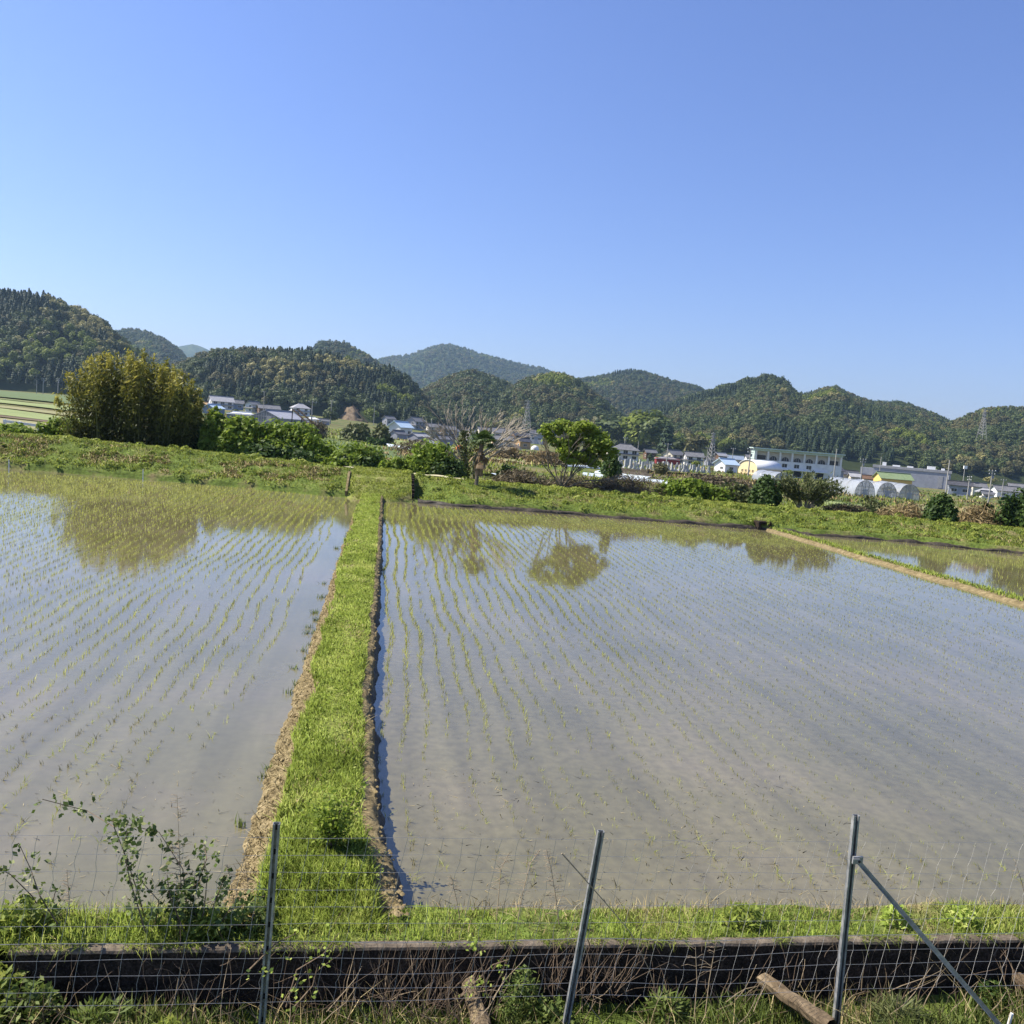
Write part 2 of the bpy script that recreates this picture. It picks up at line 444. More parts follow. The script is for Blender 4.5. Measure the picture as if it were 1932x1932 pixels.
# terrain: mixed green and tan farmland
M['ground'] = mat('farmland', [(.05, .075, .02), (.085, .115, .03), (.16, .135, .06), (.075, .105, .025)], .05, .95, 1, 1, .1, fine=(.9, .35))
M['hillsoil'] = mat('forest_floor', [(.02, .03, .012), (.04, .05, .02)], .1, 1, spec=.05)
M['farhill'] = mat('distant_forest', [(.018, .032, .016), (.04, .055, .022), (.075, .08, .035)], .014, 1, 1, .06, .02, fine=(.06, .5))
M['bank'] = mat('bank_turf', [(.06, .085, .018), (.11, .15, .03), (.18, .15, .07)], .9, .95, 1, 6, .1, fine=(9, .4))
M['fieldg'] = mat('young_crop_field', [(.17, .21, .07), (.24, .28, .10)], .3, .95, .5, 2)
M['fieldd'] = mat('dark_green_field', [(.07, .105, .03), (.11, .15, .045)], .3, .95, .5, 2)
M['fieldt'] = mat('stubble_field', [(.19, .19, .08), (.26, .24, .11)], .3, .95, .5, 2)
M['fielde'] = mat('ploughed_field', [(.09, .065, .04), (.14, .10, .06)], .3, .95, .5, 2)

# ------------------------------------------------------------------ foliage generators
def unit(v): return v / np.maximum(np.linalg.norm(v, axis=-1, keepdims=True), 1e-9)


def leaf_quads(C, N, L, Wd, T=None):
    """one rhombus leaf per centre: C centres, N normals, L lengths, Wd widths"""
    n = len(C); N = unit(N)
    if T is None: T = rng.normal(size=(n, 3))
    T = unit(T - (T * N).sum(1, keepdims=True) * N); B = np.cross(N, T)
    L = np.broadcast_to(np.asarray(L, float), (n,))[:, None] / 2; Wd = np.broadcast_to(np.asarray(Wd, float), (n,))[:, None] / 2
    V = np.stack([C - T * L, C + B * Wd, C + T * L, C - B * Wd], 1).reshape(-1, 3)
    return V, np.arange(4 * n).reshape(n, 4)


def lobes_cloud(lobes, n, inner=.25):
    """points through the outer shells of a set of ellipsoids, with outward directions"""
    lo = np.array(lobes, float); w = (lo[:, 3] * lo[:, 4] + lo[:, 4] * lo[:, 5] + lo[:, 3] * lo[:, 5])
    k = rng.choice(len(lo), n, p=w / w.sum())
    d = unit(rng.normal(size=(n, 3))); r = rng.uniform(inner, 1, n) ** .35
    r = np.minimum(r * (1 + .10 * rng.normal(size=n)), 1.14)
    C = lo[k, :3] + d * lo[k, 3:] * r[:, None]
    return C, unit(d / lo[k, 3:])


def crown_mesh(name, lobes, n, L, mt, asp=.7, up=.35, jit=.55, zmin=None, inner=.25, core=True):
    C, N = lobes_cloud(lobes, n, inner)
    if zmin is not None:
        k = C[:, 2] > zmin; C, N = C[k], N[k]
    n = len(C)
    N = unit(N + np.array([0, 0, up]) + jit * rng.normal(size=(n, 3)))
    Ls = L * rng.uniform(.6, 1.35, n)
    V, Fc = leaf_quads(C, N, Ls, Ls * asp)
    tint = np.clip(rng.normal(.45, .2, n) + .15 * np.array([noise.noise(Vector(c) * (.6 / max(L, .1))) for c in C]), 0, 1)
    return npmesh(name, V, Fc, mt, tint)


def lobe_set(w, d, h, n, z0=0.0, rr=(.32, .55), seed=None):
    """n overlapping ellipsoids that fill a w x d x h mound standing on z0"""
    out = []
    for i in range(n):
        a = rng.uniform(0, 2 * math.pi); q = math.sqrt(rng.uniform(0, 1)) * .62
        x, y = math.cos(a) * q * w / 2, math.sin(a) * q * d / 2
        r = rng.uniform(*rr); zz = z0 + h * rng.uniform(.3, .72) * (1 - .35 * q)
        hz = min(r * h, (z0 + h - zz))
        out.append((x, y, zz, r * w / 2, r * d / 2, max(hz, .15 * h)))
    return out


def blades(P, h, w, lean=.35, seg=2, Z=None):
    """grass blades rooted at P (n,3)"""
    n = len(P); h = np.broadcast_to(h, (n,)); w = np.broadcast_to(w, (n,))
    a = rng.uniform(0, 2 * math.pi, n); l = np.abs(rng.normal(0, lean, n)) * h
    D = np.stack([np.cos(a), np.sin(a), np.zeros(n)], 1)
    b = rng.uniform(0, 2 * math.pi, n); Sd = np.stack([np.cos(b), np.sin(b), np.zeros(n)], 1) * (w / 2)[:, None]
    up = np.zeros((n, 3)); up[:, 2] = 1
    tip = P + D * l[:, None] + up * h[:, None]
    if seg == 1:
        V = np.stack([P - Sd, P + Sd, tip], 1).reshape(-1, 3); return V, np.arange(3 * n).reshape(n, 3)
    mid = P + D * (l * .35)[:, None] + up * (h * .6)[:, None]
    V = np.stack([P - Sd, P + Sd, mid - Sd * .7, mid + Sd * .7, tip], 1).reshape(-1, 3)
    q = np.arange(n)[:, None] * 5
    Fc = np.concatenate([q + [0, 1, 3], q + [0, 3, 2], q + [2, 3, 4]], 1).reshape(-1, 3)
    return V, Fc


def grass_obj(name, P, h, w, mt, lean=.4, seg=2, tints=None, label=None):
    V, Fc = blades(P, h, w, lean, seg)
    n = len(P)
    if tints is None: tints = np.clip(rng.normal(.5, .2, n), 0, 1)
    if seg == 2: tints = np.repeat(tints, 3)
    vn = unit(np.repeat(rng.normal(0, .45, (n, 3)) + [0, 0, 1.0], 5 if seg == 2 else 3, 0))
    o = link(name, npmesh(name, V, Fc, mt, tints, vnorm=vn))
    return tag(o, label, None, None, 'stuff')


def grid(name, us, vs, f, mt, smooth=True):
    V = [f(u, v) for v in vs for u in us]
    n = len(us)
    Fc = [(j * n + i, j * n + i + 1, (j + 1) * n + i + 1, (j + 1) * n + i) for j in range(len(vs) - 1) for i in range(n - 1)]
    return link(name, npmesh(name, V, Fc, mt, smooth=smooth))


def struct(o, label=None): return tag(o, label, None, None, 'structure')


# ================================================================== SETTING
# valley floor, one sheet from the railway to the horizon
us = np.concatenate([np.linspace(-3, -1, 12), np.linspace(-.95, .95, 90), np.linspace(1, 3, 12)])
Ds = np.concatenate([[-8, 2, 20, 36, 39, 41, 42.5, 44, 46, 48, 51, 55], np.linspace(60, 300, 49), np.linspace(310, 700, 40), np.geomspace(750, 4700, 20)])


def terrain_pt(u, D):
    if D < 40:
        a, b = u * max(D, 8), D
        z = -.4
    else:
        a, b = u * D, D; z = terr(u, D) + (.12 * noise.noise(Vector((a * .12, b * .12, 0))) if D > 46 else 0)
    return (CF * a + SF * b, -SF * a + CF * b, z)


struct(grid('ground', us, Ds, terrain_pt, M['ground']))

# strip of railway land at the foot of the wall
gy = [5.46, 5.3, 5.1, 4.9, 4.7, 4.4, 4.0, 3.2, 1.0, -6]
gz = [-.30, -.27, -.24, -.20, -.15, -.05, .1, .3, .45, .5]


def track_z(x, y): return np.interp(-y, [-v for v in gy], gz) + .04 * nz(x, y, 1.7, 4)


def track_pt(x, y): return (x, y, track_z(x, y))


struct(grid('trackside_ground', np.arange(-9, 14, .25), gy, track_pt, M['bank']))


def verge_z(x, y):
    t = (y - 5.57) / .5
    return np.interp(t, [-1, 0, .5, .85, 1, 1.3], [.13, .13, .11, .07, -.02, -.2]) + .03 * nz(x, y, 3, 6)


def verge_pt(x, t):
    yy = 5.525 + t * (.65 + .1 * nz(x, 0, 1.4, 2))
    return (x, yy, verge_z(x, 5.57 + (yy - 5.57) / (1.15 + .2 * nz(x, 0, 1.4, 2))))


struct(grid('field_verge', np.arange(-30, 40, .12), np.linspace(0, 1, 9), verge_pt, M['bank']))

# flooded paddies
def sheet(name, pts, z, mt):
    b = MB(); b.add([(x, y, z) for x, y in pts], [tuple(range(len(pts)))]); return struct(b.build(name, mt))


sheet('paddy_water', [(-70, 5.7), (-.35, 5.7), (-.35, 39.5), (-3, 39.6), (-8, 41), (-17, 42.4), (-70, 46)], 0, M['waterL'])
sheet('paddy_water', [(-.35, 5.7), (18, 5.7), (18, 37.5), (6.7, 38.6), (3.2, 38.8), (-.35, 39.5)], .004, M['waterR'])
sheet('paddy_water', [(18, 5.7), (60, 5.7), (60, 33), (28.3, 34.4), (23.6, 36.2), (18, 37.5)], .0, M['waterL'])

# the grass dike between the two paddies
def dike_edges(y):
    """left toe, left crown, right crown"""
    w = 1 if y > 9 else (9 - y) / 3
    lt = np.interp(y, [5.7, 12, 24], [-.96, -.97, -1.0]) + .06 * nz(0, y, 1.1, 1) + .03 * nz(0, y, 4, 2)
    lc = np.interp(y, [5.7, 7, 12, 20, 26, 38], [-.66, -.68, -.74, -.84, -.87, -.86]) + .10 * nz(3, y, .8, 5) + .05 * nz(3, y, 2.6, 5)
    rc = np.interp(y, [5.7, 6.2, 7, 8.2, 10.1, 12.3, 20, 38], [.42, .30, .16, .10, .03, .02, .04, .02]) + .06 * nz(7, y, .7, 9) + .03 * nz(7, y, 3.0, 7)
    return lt, lc, rc


def dike_pt(t, y):
    lt, lc, rc = dike_edges(y)
    X = [lt - .12, lt, lt + (lc - lt) * .5, lc, lc + .2, (lc + rc) / 2, rc - .16, rc - .05, rc, rc + .02, rc + .06]
    Z = [-.12, 0, .10, .19, .22, .24, .23, .22, .19, .05, -.12]
    x = np.interp(t, np.linspace(0, 1, 11), X); z = np.interp(t, np.linspace(0, 1, 11), Z)
    if .1 < t < .95:
        z += .035 * nz(x * 1.5, y, 6, 3) + .02 * nz(x, y, 15, 3)
    if t < .4: x += .03 * nz(x, y, 9, 3)
    else: x += (.03 * nz(x, y, 7, 4)) * (1 if t > .75 else 0)
    f = min(1, max(0, (y - 5.72) / .55)); z = z * f + (.03 if 0 < t < 1 else -.12) * (1 - f)
    return (x, y, z)


dk = struct(grid('grass_dike', np.linspace(0, 1, 31), np.concatenate([np.arange(5.6, 14, .05), np.arange(14, 39.2, .12)]), dike_pt, M['soil']))
# dark wet mud below the crumbling right edge
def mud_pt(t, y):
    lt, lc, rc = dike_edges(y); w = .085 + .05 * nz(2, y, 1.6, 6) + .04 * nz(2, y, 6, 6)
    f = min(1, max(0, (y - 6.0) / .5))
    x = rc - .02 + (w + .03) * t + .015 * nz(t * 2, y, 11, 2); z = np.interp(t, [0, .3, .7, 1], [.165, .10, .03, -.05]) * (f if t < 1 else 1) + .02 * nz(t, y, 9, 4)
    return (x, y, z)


struct(grid('wet_mud_edge', np.linspace(0, 1, 8), np.concatenate([np.arange(6.0, 14, .06), np.arange(14, 38.6, .15)]), mud_pt, M['wetsoil_shade']))

# turf on the crown, a few mm proud of the soil
turf_mat = mat('dike_turf', [(.12, .13, .035), (.19, .22, .05), (.27, .24, .11)], 1.6, .95, 1, 30, .1, fine=(30, .4))


def turf_pt(t, y):
    lt, lc, rc = dike_edges(y)
    x = lc + .02 + (rc - (.09 if y > 9 else .09 + .035 * (9 - y)) - lc - .02) * t
    z = .228 + .03 * math.sin(math.pi * t) + .03 * nz(x * 1.5, y, 6, 3)
    if t in (0, 1): z -= .06
    f = min(1, max(0, (y - 5.72) / .55)); z = z * f + .035 * (1 - f)
    return (x, y, z)


struct(grid('dike_turf', np.linspace(0, 1, 11), np.arange(5.6, 38.8, .12), turf_pt, turf_mat))

# embankment beyond the paddies
bo = [-1, -.3, 0, .1, .2, .45, .8, 1.2, 1.6, 2.1, 2.6, 3.1, 3.6, 4.4, 5.5, 7, 9]


def bank_pt(x, o):
    wob = .12 * nz(x, 0, .8, 2) if o < 1 else 0
    y = bank_line(x) + o + wob
    z = bank_prof(x, o)
    if o > .1: z += .07 * nz(x, y, .9, 3) * min(1, o * 2) + .05 * nz(x, y, 2.7, 8) * min(1, o)
    return (x, y, z)


struct(grid('embankment', np.concatenate([np.arange(-80, -20, 1), np.arange(-20, 34, .2), np.arange(34, 80, 1)]), bo, bank_pt, M['bank']))

# cut soil at the embankment's water line, its undercut shadow painted as dark soil
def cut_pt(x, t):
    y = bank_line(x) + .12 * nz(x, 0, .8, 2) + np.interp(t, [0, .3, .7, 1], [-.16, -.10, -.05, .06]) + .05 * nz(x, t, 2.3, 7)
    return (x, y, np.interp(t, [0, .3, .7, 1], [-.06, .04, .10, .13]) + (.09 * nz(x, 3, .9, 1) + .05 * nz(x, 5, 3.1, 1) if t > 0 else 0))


struct(grid('cut_soil_shade', np.arange(1.6, 34, .15), np.linspace(0, 1, 7), cut_pt, M['wetsoil_shade']))

# ramp from the dike up to the embankment, with a dark retaining wall on its right
def ramp_z(y): return float(np.interp(y, [37.6, 38.1, 38.5, 39.2, 40.5, 42.3, 44], [-.15, .05, .24, .5, .95, 1.14, 1.12]))


def ramp_pt(x, y):
    e = max(0, -1.3 - x) + max(0, x - 1.28) * .5
    yy = y + (.25 * nz(x, 0, 1.2, 3) + .42 * (x + .4) ** 2 * (1 if x < 1.2 else .4)) * max(0, (39.6 - y) / 2)
    return (x, yy, ramp_z(y) + .05 * nz(x, y, 2, 3) - e * .3)


struct(grid('grass_ramp', np.linspace(-1.55, 1.32, 12), np.arange(37.6, 44, .25), ramp_pt, turf_mat))
rw = thing('retaining_wall', 'dark stone retaining wall along the right side of the grass ramp', 'wall', (1.38, 38.6, 0))
nb = 0
for row in range(5):
    for j in range(9):
        y0 = j * .42 + (row % 2) * .2; z0 = -.1 + row * .25
        zt = min(z0 + .235, ramp_z(38.6 + y0 + .2) + .02)
        if zt - z0 < .05: continue
        b = MB(); b.box((rng.uniform(-.015, .015), y0 + .2, (z0 + zt) / 2), (.12, .40, zt - z0 - .012))
        b.build('stone', M['mossy'], rw)
lw = MB(); lw.prism([(38.7, -.1), (41.2, -.1), (41.2, 1.06), (40.5, .98), (39.2, .53), (38.7, .30)], -1.66, -1.56, 'x')
tag(lw.build('earth_kerb', M['soil']), 'reddish earth kerb along the left side of the grass ramp', 'kerb')

# path along the top of the embankment
def path_pt(x, o):
    y = bank_line(x) + 4.1 + o
    return (x, y, bank_z(x, y) + .06)


struct(grid('farm_path', np.arange(-2.6, 4.2, .3), [0, .4, .85], path_pt, M['path']))

# dike between the right paddy and the next one
def dike2_pt(t, y):
    X = [17.34, 17.44, 17.52, 17.60, 17.85, 18.1, 18.16, 18.26]; Z = [-.1, .0, .05, .09, .11, .09, .02, -.1]
    i = np.linspace(0, 1, 8); x = np.interp(t, i, X); z = np.interp(t, i, Z)
    sh = .12 * nz(0, y, .5, 3)
    return (x + sh + .04 * nz(x, y, 4, 3), y, z + (.03 * nz(x, y, 5, 8) if .1 < t < .9 else 0))


struct(grid('field_dike', np.linspace(0, 1, 20), np.arange(5.6, 37.4, .2), dike2_pt, M['soil']))

# ------------------------------------------------------------------ hills
def hill(name, sil, Dr, Db, zb, mt, tree=9.0, amp=.16, nrow=22, step=9, seed=0.0, back=.8, fscale=.006):
    """ridge line traced by its skyline at depth Dr, front slope coming down to depth Db"""
    xs = np.arange(sil[0][0], sil[-1][0] + 1, step); sx = [p[0] for p in sil]; sy = [p[1] for p in sil]
    cols = []
    for px in xs:
        p = at_d(px, np.interp(px, sx, sy), Dr)
        a, _ = xyd(p.x, p.y); cols.append((a / Dr, max(p.z - tree, zb - 4)))
    ts = np.concatenate([np.linspace(0, 1, nrow), 1 + np.linspace(.12, back, 5)])
    G = np.zeros((len(ts), len(cols), 3))
    for i, (u, zr) in enumerate(cols):
        for j, t in enumerate(ts):
            D = Db + (Dr - Db) * t; a = u * D
            if t <= 1: z = zb + (zr - zb) * (math.sin(t * math.pi / 2) ** .85 if t > 0 else 0)
            else: z = zb + (zr - zb) * max(0, 1 - ((t - 1) / back) ** 1.3)
            k = max(zr - zb, 0)
            z += amp * k * (noise.noise(Vector((a * fscale + seed, D * fscale, seed))) + .5 * noise.noise(Vector((a * fscale * 2.3 - seed, D * fscale * 2.3, seed)))) * math.sin(min(t, 1) * math.pi) * 1.2
            if t == 0: z = zb - 3
            G[j, i] = (CF * a + SF * D, -SF * a + CF * D, z)
    n = len(cols)
    Fc = [(j * n + i, j * n + i + 1, (j + 1) * n + i + 1, (j + 1) * n + i) for j in range(len(ts) - 1) for i in range(n - 1)]
    struct(link(name, npmesh(name, G.reshape(-1, 3), Fc, mt, smooth=True)))
    return G


HILLS = {}
HILLS['left'] = hill('left_hill', [(-150, 575), (-60, 556), (0, 543), (45, 545), (90, 550), (130, 568), (165, 580), (200, 600), (225, 625), (250, 645), (275, 662), (300, 690), (330, 720), (350, 745)], 640, 500, 0, M['hillsoil'], 11, seed=1.3, fscale=.012)
HILLS['middle'] = hill('middle_hill', [(300, 735), (320, 695), (340, 675), (370, 660), (400, 650), (440, 645), (500, 645), (560, 647), (610, 655), (650, 668), (700, 683), (740, 690), (770, 705), (795, 730), (808, 762), (825, 800)], 660, 520, 0, M['hillsoil'], 11, seed=4.1, fscale=.012)
HILLS['round'] = hill('round_hill', [(760, 770), (800, 733), (850, 710), (890, 700), (930, 715), (985, 735), (1020, 752), (1080, 770), (1120, 800)], 950, 620, -4, M['hillsoil'], 9, seed=2.2)
HILLS['dome'] = hill('dome_hill', [(900, 770), (960, 735), (1000, 715), (1050, 705), (1090, 715), (1130, 745), (1165, 775), (1200, 800), (1230, 815)], 900, 600, -4, M['hillsoil'], 9, seed=6.7)
HILLS['back'] = hill('back_hill', [(1060, 740), (1100, 716), (1150, 713), (1200, 711), (1260, 718), (1310, 725), (1345, 742), (1400, 780), (1440, 800)], 1700, 1150, 0, M['hillsoil'], 9, seed=8.3, fscale=.004)
HILLS['right'] = hill('right_hill', [(1120, 800), (1200, 785), (1250, 770), (1300, 752), (1350, 742), (1400, 730), (1450, 718), (1480, 722), (1510, 745), (1540, 738), (1575, 730), (1610, 748), (1650, 762), (1700, 765), (1740, 780), (1780, 798), (1830, 830), (1900, 850)], 1150, 560, -6, M['hillsoil'], 9, seed=3.9, fscale=.005, amp=.2)
HILLS['corner'] = hill('corner_hill', [(1740, 835), (1775, 810), (1830, 790), (1870, 780), (1932, 785), (2000, 790), (2120, 800)], 900, 560, -6, M['hillsoil'], 9, seed=5.5, fscale=.008)
HILLS['ridge'] = hill('far_ridge', [(190, 640), (235, 625), (280, 632), (310, 645), (340, 668), (360, 690), (400, 720)], 1500, 1100, 2, M['farhill'], 0, seed=7, fscale=.004)
HILLS['behind'] = hill('behind_ridge', [(560, 680), (610, 656), (650, 660), (690, 678), (710, 690), (760, 720)], 1300, 1000, 2, M['farhill'], 0, seed=9, fscale=.004)
HILLS['mountain'] = hill('far_mountain', [(640, 720), (700, 690), (730, 682), (775, 676), (815, 662), (838, 656), (862, 660), (900, 675), (950, 690), (990, 700), (1025, 705), (1070, 725), (1110, 745)], 3000, 2000, 2, M['farhill'], 0, seed=2.5, fscale=.0022, nrow=36, step=5, amp=.22)
hill('far_peak', [(300, 670), (335, 655), (365, 650), (385, 657), (420, 675)], 4200, 3600, 2, M['farhill'], 0, seed=1, fscale=.001)
hill('far_peak', [(1730, 805), (1780, 791), (1815, 797), (1850, 810)], 4200, 3600, 2, M['farhill'], 0, seed=3, fscale=.001)
hill('far_peak', [(1310, 760), (1345, 744), (1375, 740), (1420, 755)], 4500, 3800, 2, M['farhill'], 0, seed=3, fscale=.001)

# ------------------------------------------------------------------ forest
def forest_broad(mt, n, L):
    lob = [(0, 0, 5.6, 2.7, 2.7, 2.6)]
    for k in range(8):
        a = k * .785 + rng.uniform(-.3, .3); q = rng.uniform(1.6, 2.6)
        lob.append((math.cos(a) * q, math.sin(a) * q, rng.uniform(3.6, 7.2), rng.uniform(1.4, 2.1), rng.uniform(1.4, 2.1), rng.uniform(1.2, 1.8)))
    lob.append((.3, -.4, 8.1, 1.7, 1.7, 1.3))
    return crown_mesh('forest_tree', lob, n, L, mt, .8, .5, .4, inner=.6)


def forest_conifer(mt, n, h):
    t = rng.uniform(0, 1, n) ** .75; z = .8 + (h - .8) * t
    r = (1 - t) ** .6 * 2.5 * (.75 + .25 * np.sin(t * 40)) + .1; a = rng.uniform(0, 2 * math.pi, n)
    C = np.stack([np.cos(a) * r, np.sin(a) * r, z], 1)
    N = unit(np.stack([np.cos(a), np.sin(a), np.full(n, .9)], 1) + .35 * rng.normal(size=(n, 3)))
    T = np.stack([np.cos(a), np.sin(a), np.full(n, -.6)], 1)
    V, Fc = leaf_quads(C, N, rng.uniform(.8, 1.5, n), rng.uniform(.5, .9, n), T)
    return npmesh('forest_tree', V, Fc, mt, np.clip(rng.normal(.45, .22, n), 0, 1))


PROTO = [forest_conifer(M['conifer'], 420, 10.0), forest_conifer(M['conifer'], 420, 8.8),
         forest_broad(M['olive'], 520, 1.1), forest_broad(M['olive'], 520, 1.1),
         forest_broad(M['gold'], 560, 1.0), forest_broad(M['brown'], 520, 1.1), forest_broad(M['lime'], 520, 1.1)]
KNAME = ['slim dark cedar', 'slim dark cedar', 'rounded olive green broadleaf tree', 'rounded olive green broadleaf tree', 'pale gold flowering tree', 'brownish budding tree', 'yellow green tree']
KCAT = ['conifer', 'conifer', 'tree', 'tree', 'tree', 'tree', 'tree']


def scatter(G, spacing, seed, weights, rows=22, spots=()):
    """tree positions over the front and crest of a hill, with kinds in patches"""
    out = []
    J, I, _ = G.shape
    for j in range(min(rows + 2, J - 1)):
        for i in range(I - 1):
            a, b, c, d = G[j, i], G[j, i + 1], G[j + 1, i + 1], G[j + 1, i]
            if j == 0 and rows > 5: a = d * .8 + a * .2; b = c * .8 + b * .2
            area = np.linalg.norm(np.cross(b - a, d - a))
            n = rng.poisson(area / spacing ** 2)
            for _ in range(n):
                s, t = rng.uniform(0, 1, 2)
                p = a * (1 - s) * (1 - t) + b * s * (1 - t) + c * s * t + d * (1 - s) * t
                v = .5 + .9 * noise.noise(Vector((p[0] * .010 + seed, p[1] * .010, p[2] * .02))) + .3 * noise.noise(Vector((p[0] * .04, p[1] * .04, seed + p[2] * .04))) + rng.normal(0, .07)
                acc = 0; k = len(weights) - 1; tot = sum(weights)
                for q, w in enumerate(weights):
                    acc += w / tot
                    if v < acc: k = q; break
                for (cx_, cy_, rad, kk, pr) in spots:
                    if (p[0] - cx_) ** 2 + (p[1] - cy_) ** 2 < rad * rad * 4 and abs(0) == 0 and rng.random() < pr * math.exp(-((p[0] - cx_) ** 2 + (p[1] - cy_) ** 2) / (2 * rad * rad)): k = kk
                out.append((p[0], p[1], p[2], k))
    return out


def spot(G, px, py, rad, k, pr):
    """patch of one kind of tree round the place of the hill seen at (px, py)"""
    best = min((abs(at_d(px, py, xyd(q[0], q[1])[1]).z - 5 - q[2]) + .35 * (Vector((q[0], q[1])) - at_d(px, py, xyd(q[0], q[1])[1]).xy).length, i) for i, q in enumerate(G[:22].reshape(-1, 3)) if q[2] > 1)
    q = G[:22].reshape(-1, 3)[best[1]]; return (q[0], q[1], rad, {5: 14, 7: 16, 6: 15, 0: 10, 1: 11}[k], pr)


SPOTS = {'left': [spot(HILLS['left'], *a) for a in ((140, 575, 9, 5, .8), (150, 600, 11, 5, .9), (180, 622, 9, 5, .8), (120, 640, 10, 7, .8), (60, 665, 12, 7, .6), (230, 660, 14, 0, .95), (40, 580, 14, 0, .7), (110, 700, 16, 1, .8))],
         'middle': [spot(HILLS['middle'], *a) for a in ((560, 700, 12, 5, .75), (510, 690, 10, 5, .7), (660, 690, 11, 5, .8), (610, 715, 14, 6, .6), (440, 700, 12, 6, .6), (770, 730, 16, 0, .95), (740, 740, 8, 7, .9), (540, 655, 20, 0, .7), (420, 665, 14, 1, .7), (690, 680, 8, 7, .6))]}
# order of the patches: cedar, cedar, olive, brown, olive, gold, lime
ORDER = [0, 1, 2, 5, 3, 4, 6]
TREES = {}
for hk, sp, w in (('left', 3.9, (20, 18, 26, 6, 18, 5, 7)), ('middle', 3.9, (12, 10, 26, 13, 22, 9, 10)), ('round', 4.5, (6, 7, 32, 16, 28, 6, 5)), ('dome', 4.5, (6, 8, 32, 15, 28, 6, 5)),
                  ('back', 6.5, (12, 12, 30, 16, 20, 6, 2)), ('right', 4.7, (14, 14, 28, 15, 22, 5, 4)), ('corner', 4.5, (10, 12, 30, 20, 22, 5, 1)), ('ridge', 8, (14, 14, 30, 14, 20, 6, 2)), ('behind', 8, (14, 14, 30, 14, 20, 6, 2)), ('mountain', 13, (14, 14, 26, 18, 20, 6, 2))):
    J = HILLS[hk]
    TREES[hk] = [(x, y, z, ORDER[k] if k < 10 else k - 10) for x, y, z, k in scatter(J, sp, {'left': 1., 'middle': 5., 'round': 9., 'dome': 12., 'back': 15., 'right': 18., 'corner': 22., 'ridge': 25., 'behind': 28., 'mountain': 31.}[hk], w, 36 if hk == 'mountain' else 22, SPOTS.get(hk, ()))]

# no trees on the bare earth slip
def on_slip(t):
    D = xyd(t[0], t[1])[1]
    if D > 556: return False
    d = Vector((t[0], t[1], t[2] + 2 - H)); f = d.dot(FWD); px, py = 966 + d.dot(RT) / f * F, 966 - d.dot(UP) / f * F
    return 638 < px < 690 and py > 762


TREES['middle'] = [t for t in TREES['middle'] if not on_slip(t)]


def in_view(x, y, z):
    d = Vector((x, y, z - H)); f = d.dot(FWD)
    return f > 1 and abs(d.dot(RT) / f * F) < 990 and abs(d.dot(UP) / f * F) < 990


HN = {'left': 'on the tall dark hill at the far left', 'middle': 'on the wooded hill behind the left houses'}
cand = []
for hk in ('left', 'middle'):
    for t in TREES[hk]:
        if in_view(t[0], t[1], t[2] + 5): cand.append((xyd(t[0], t[1])[1], hk, t))
cand.sort(key=lambda c: c[0])
single = set()
proto_obj = [None] * 7
for D, hk, t in cand[:270]:
    k = t[3]; single.add(t)
    o = link('forest_tree', PROTO[k])
    o.location = (t[0], t[1], t[2] - .5); o.rotation_euler = (0, 0, rng.uniform(0, 6.28)); s = rng.uniform(.55, 1.0); o.scale = (s, s, s * rng.uniform(.9, 1.15))
    nm = KNAME[k]
    tag(o, f'{nm} {HN[hk]}', KCAT[k], f'{nm}s {HN[hk]}')
    if proto_obj[k] is None: proto_obj[k] = o
for k in range(7):
    if proto_obj[k] is None:
        o = link('forest_tree', PROTO[k]); c = cand[300 + k]; o.location = c[2][:3]; proto_obj[k] = o
        tag(o, f'{KNAME[k]} {HN[c[1]]}', KCAT[k], f'{KNAME[k]}s {HN[c[1]]}')

ng = bpy.data.node_groups.new('woodland_scatter', 'GeometryNodeTree')
ng.interface.new_socket('Geometry', in_out='INPUT', socket_type='NodeSocketGeometry')
ng.interface.new_socket('Geometry', in_out='OUTPUT', socket_type='NodeSocketGeometry')
gi = ng.nodes.new('NodeGroupInput'); go = ng.nodes.new('NodeGroupOutput'); jn = ng.nodes.new('GeometryNodeJoinGeometry')


def nattr(name, ty):
    a = ng.nodes.new('GeometryNodeInputNamedAttribute'); a.data_type = ty; a.inputs['Name'].default_value = name
    return next(s for s in a.outputs if s.enabled and s.name == 'Attribute')


ak, asc, art = nattr('kind', 'INT'), nattr('scl', 'FLOAT_VECTOR'), nattr('rot', 'FLOAT_VECTOR')
for k in range(7):
    oi = ng.nodes.new('GeometryNodeObjectInfo'); oi.inputs['Object'].default_value = proto_obj[k]; oi.inputs['As Instance'].default_value = True
    ip = ng.nodes.new('GeometryNodeInstanceOnPoints')
    cp = ng.nodes.new('FunctionNodeCompare'); cp.data_type = 'INT'; cp.operation = 'EQUAL'
    ci = [s for s in cp.inputs if s.type == 'INT']
    ng.links.new(ak, ci[0]); ci[1].default_value = k
    ng.links.new(gi.outputs[0], ip.inputs['Points']); ng.links.new(cp.outputs[0], ip.inputs['Selection'])
    ng.links.new(oi.outputs['Geometry'], ip.inputs['Instance']); ng.links.new(art, ip.inputs['Rotation']); ng.links.new(asc, ip.inputs['Scale'])
    ng.links.new(ip.outputs[0], jn.inputs[0])
ng.links.new(jn.outputs[0], go.inputs[0])
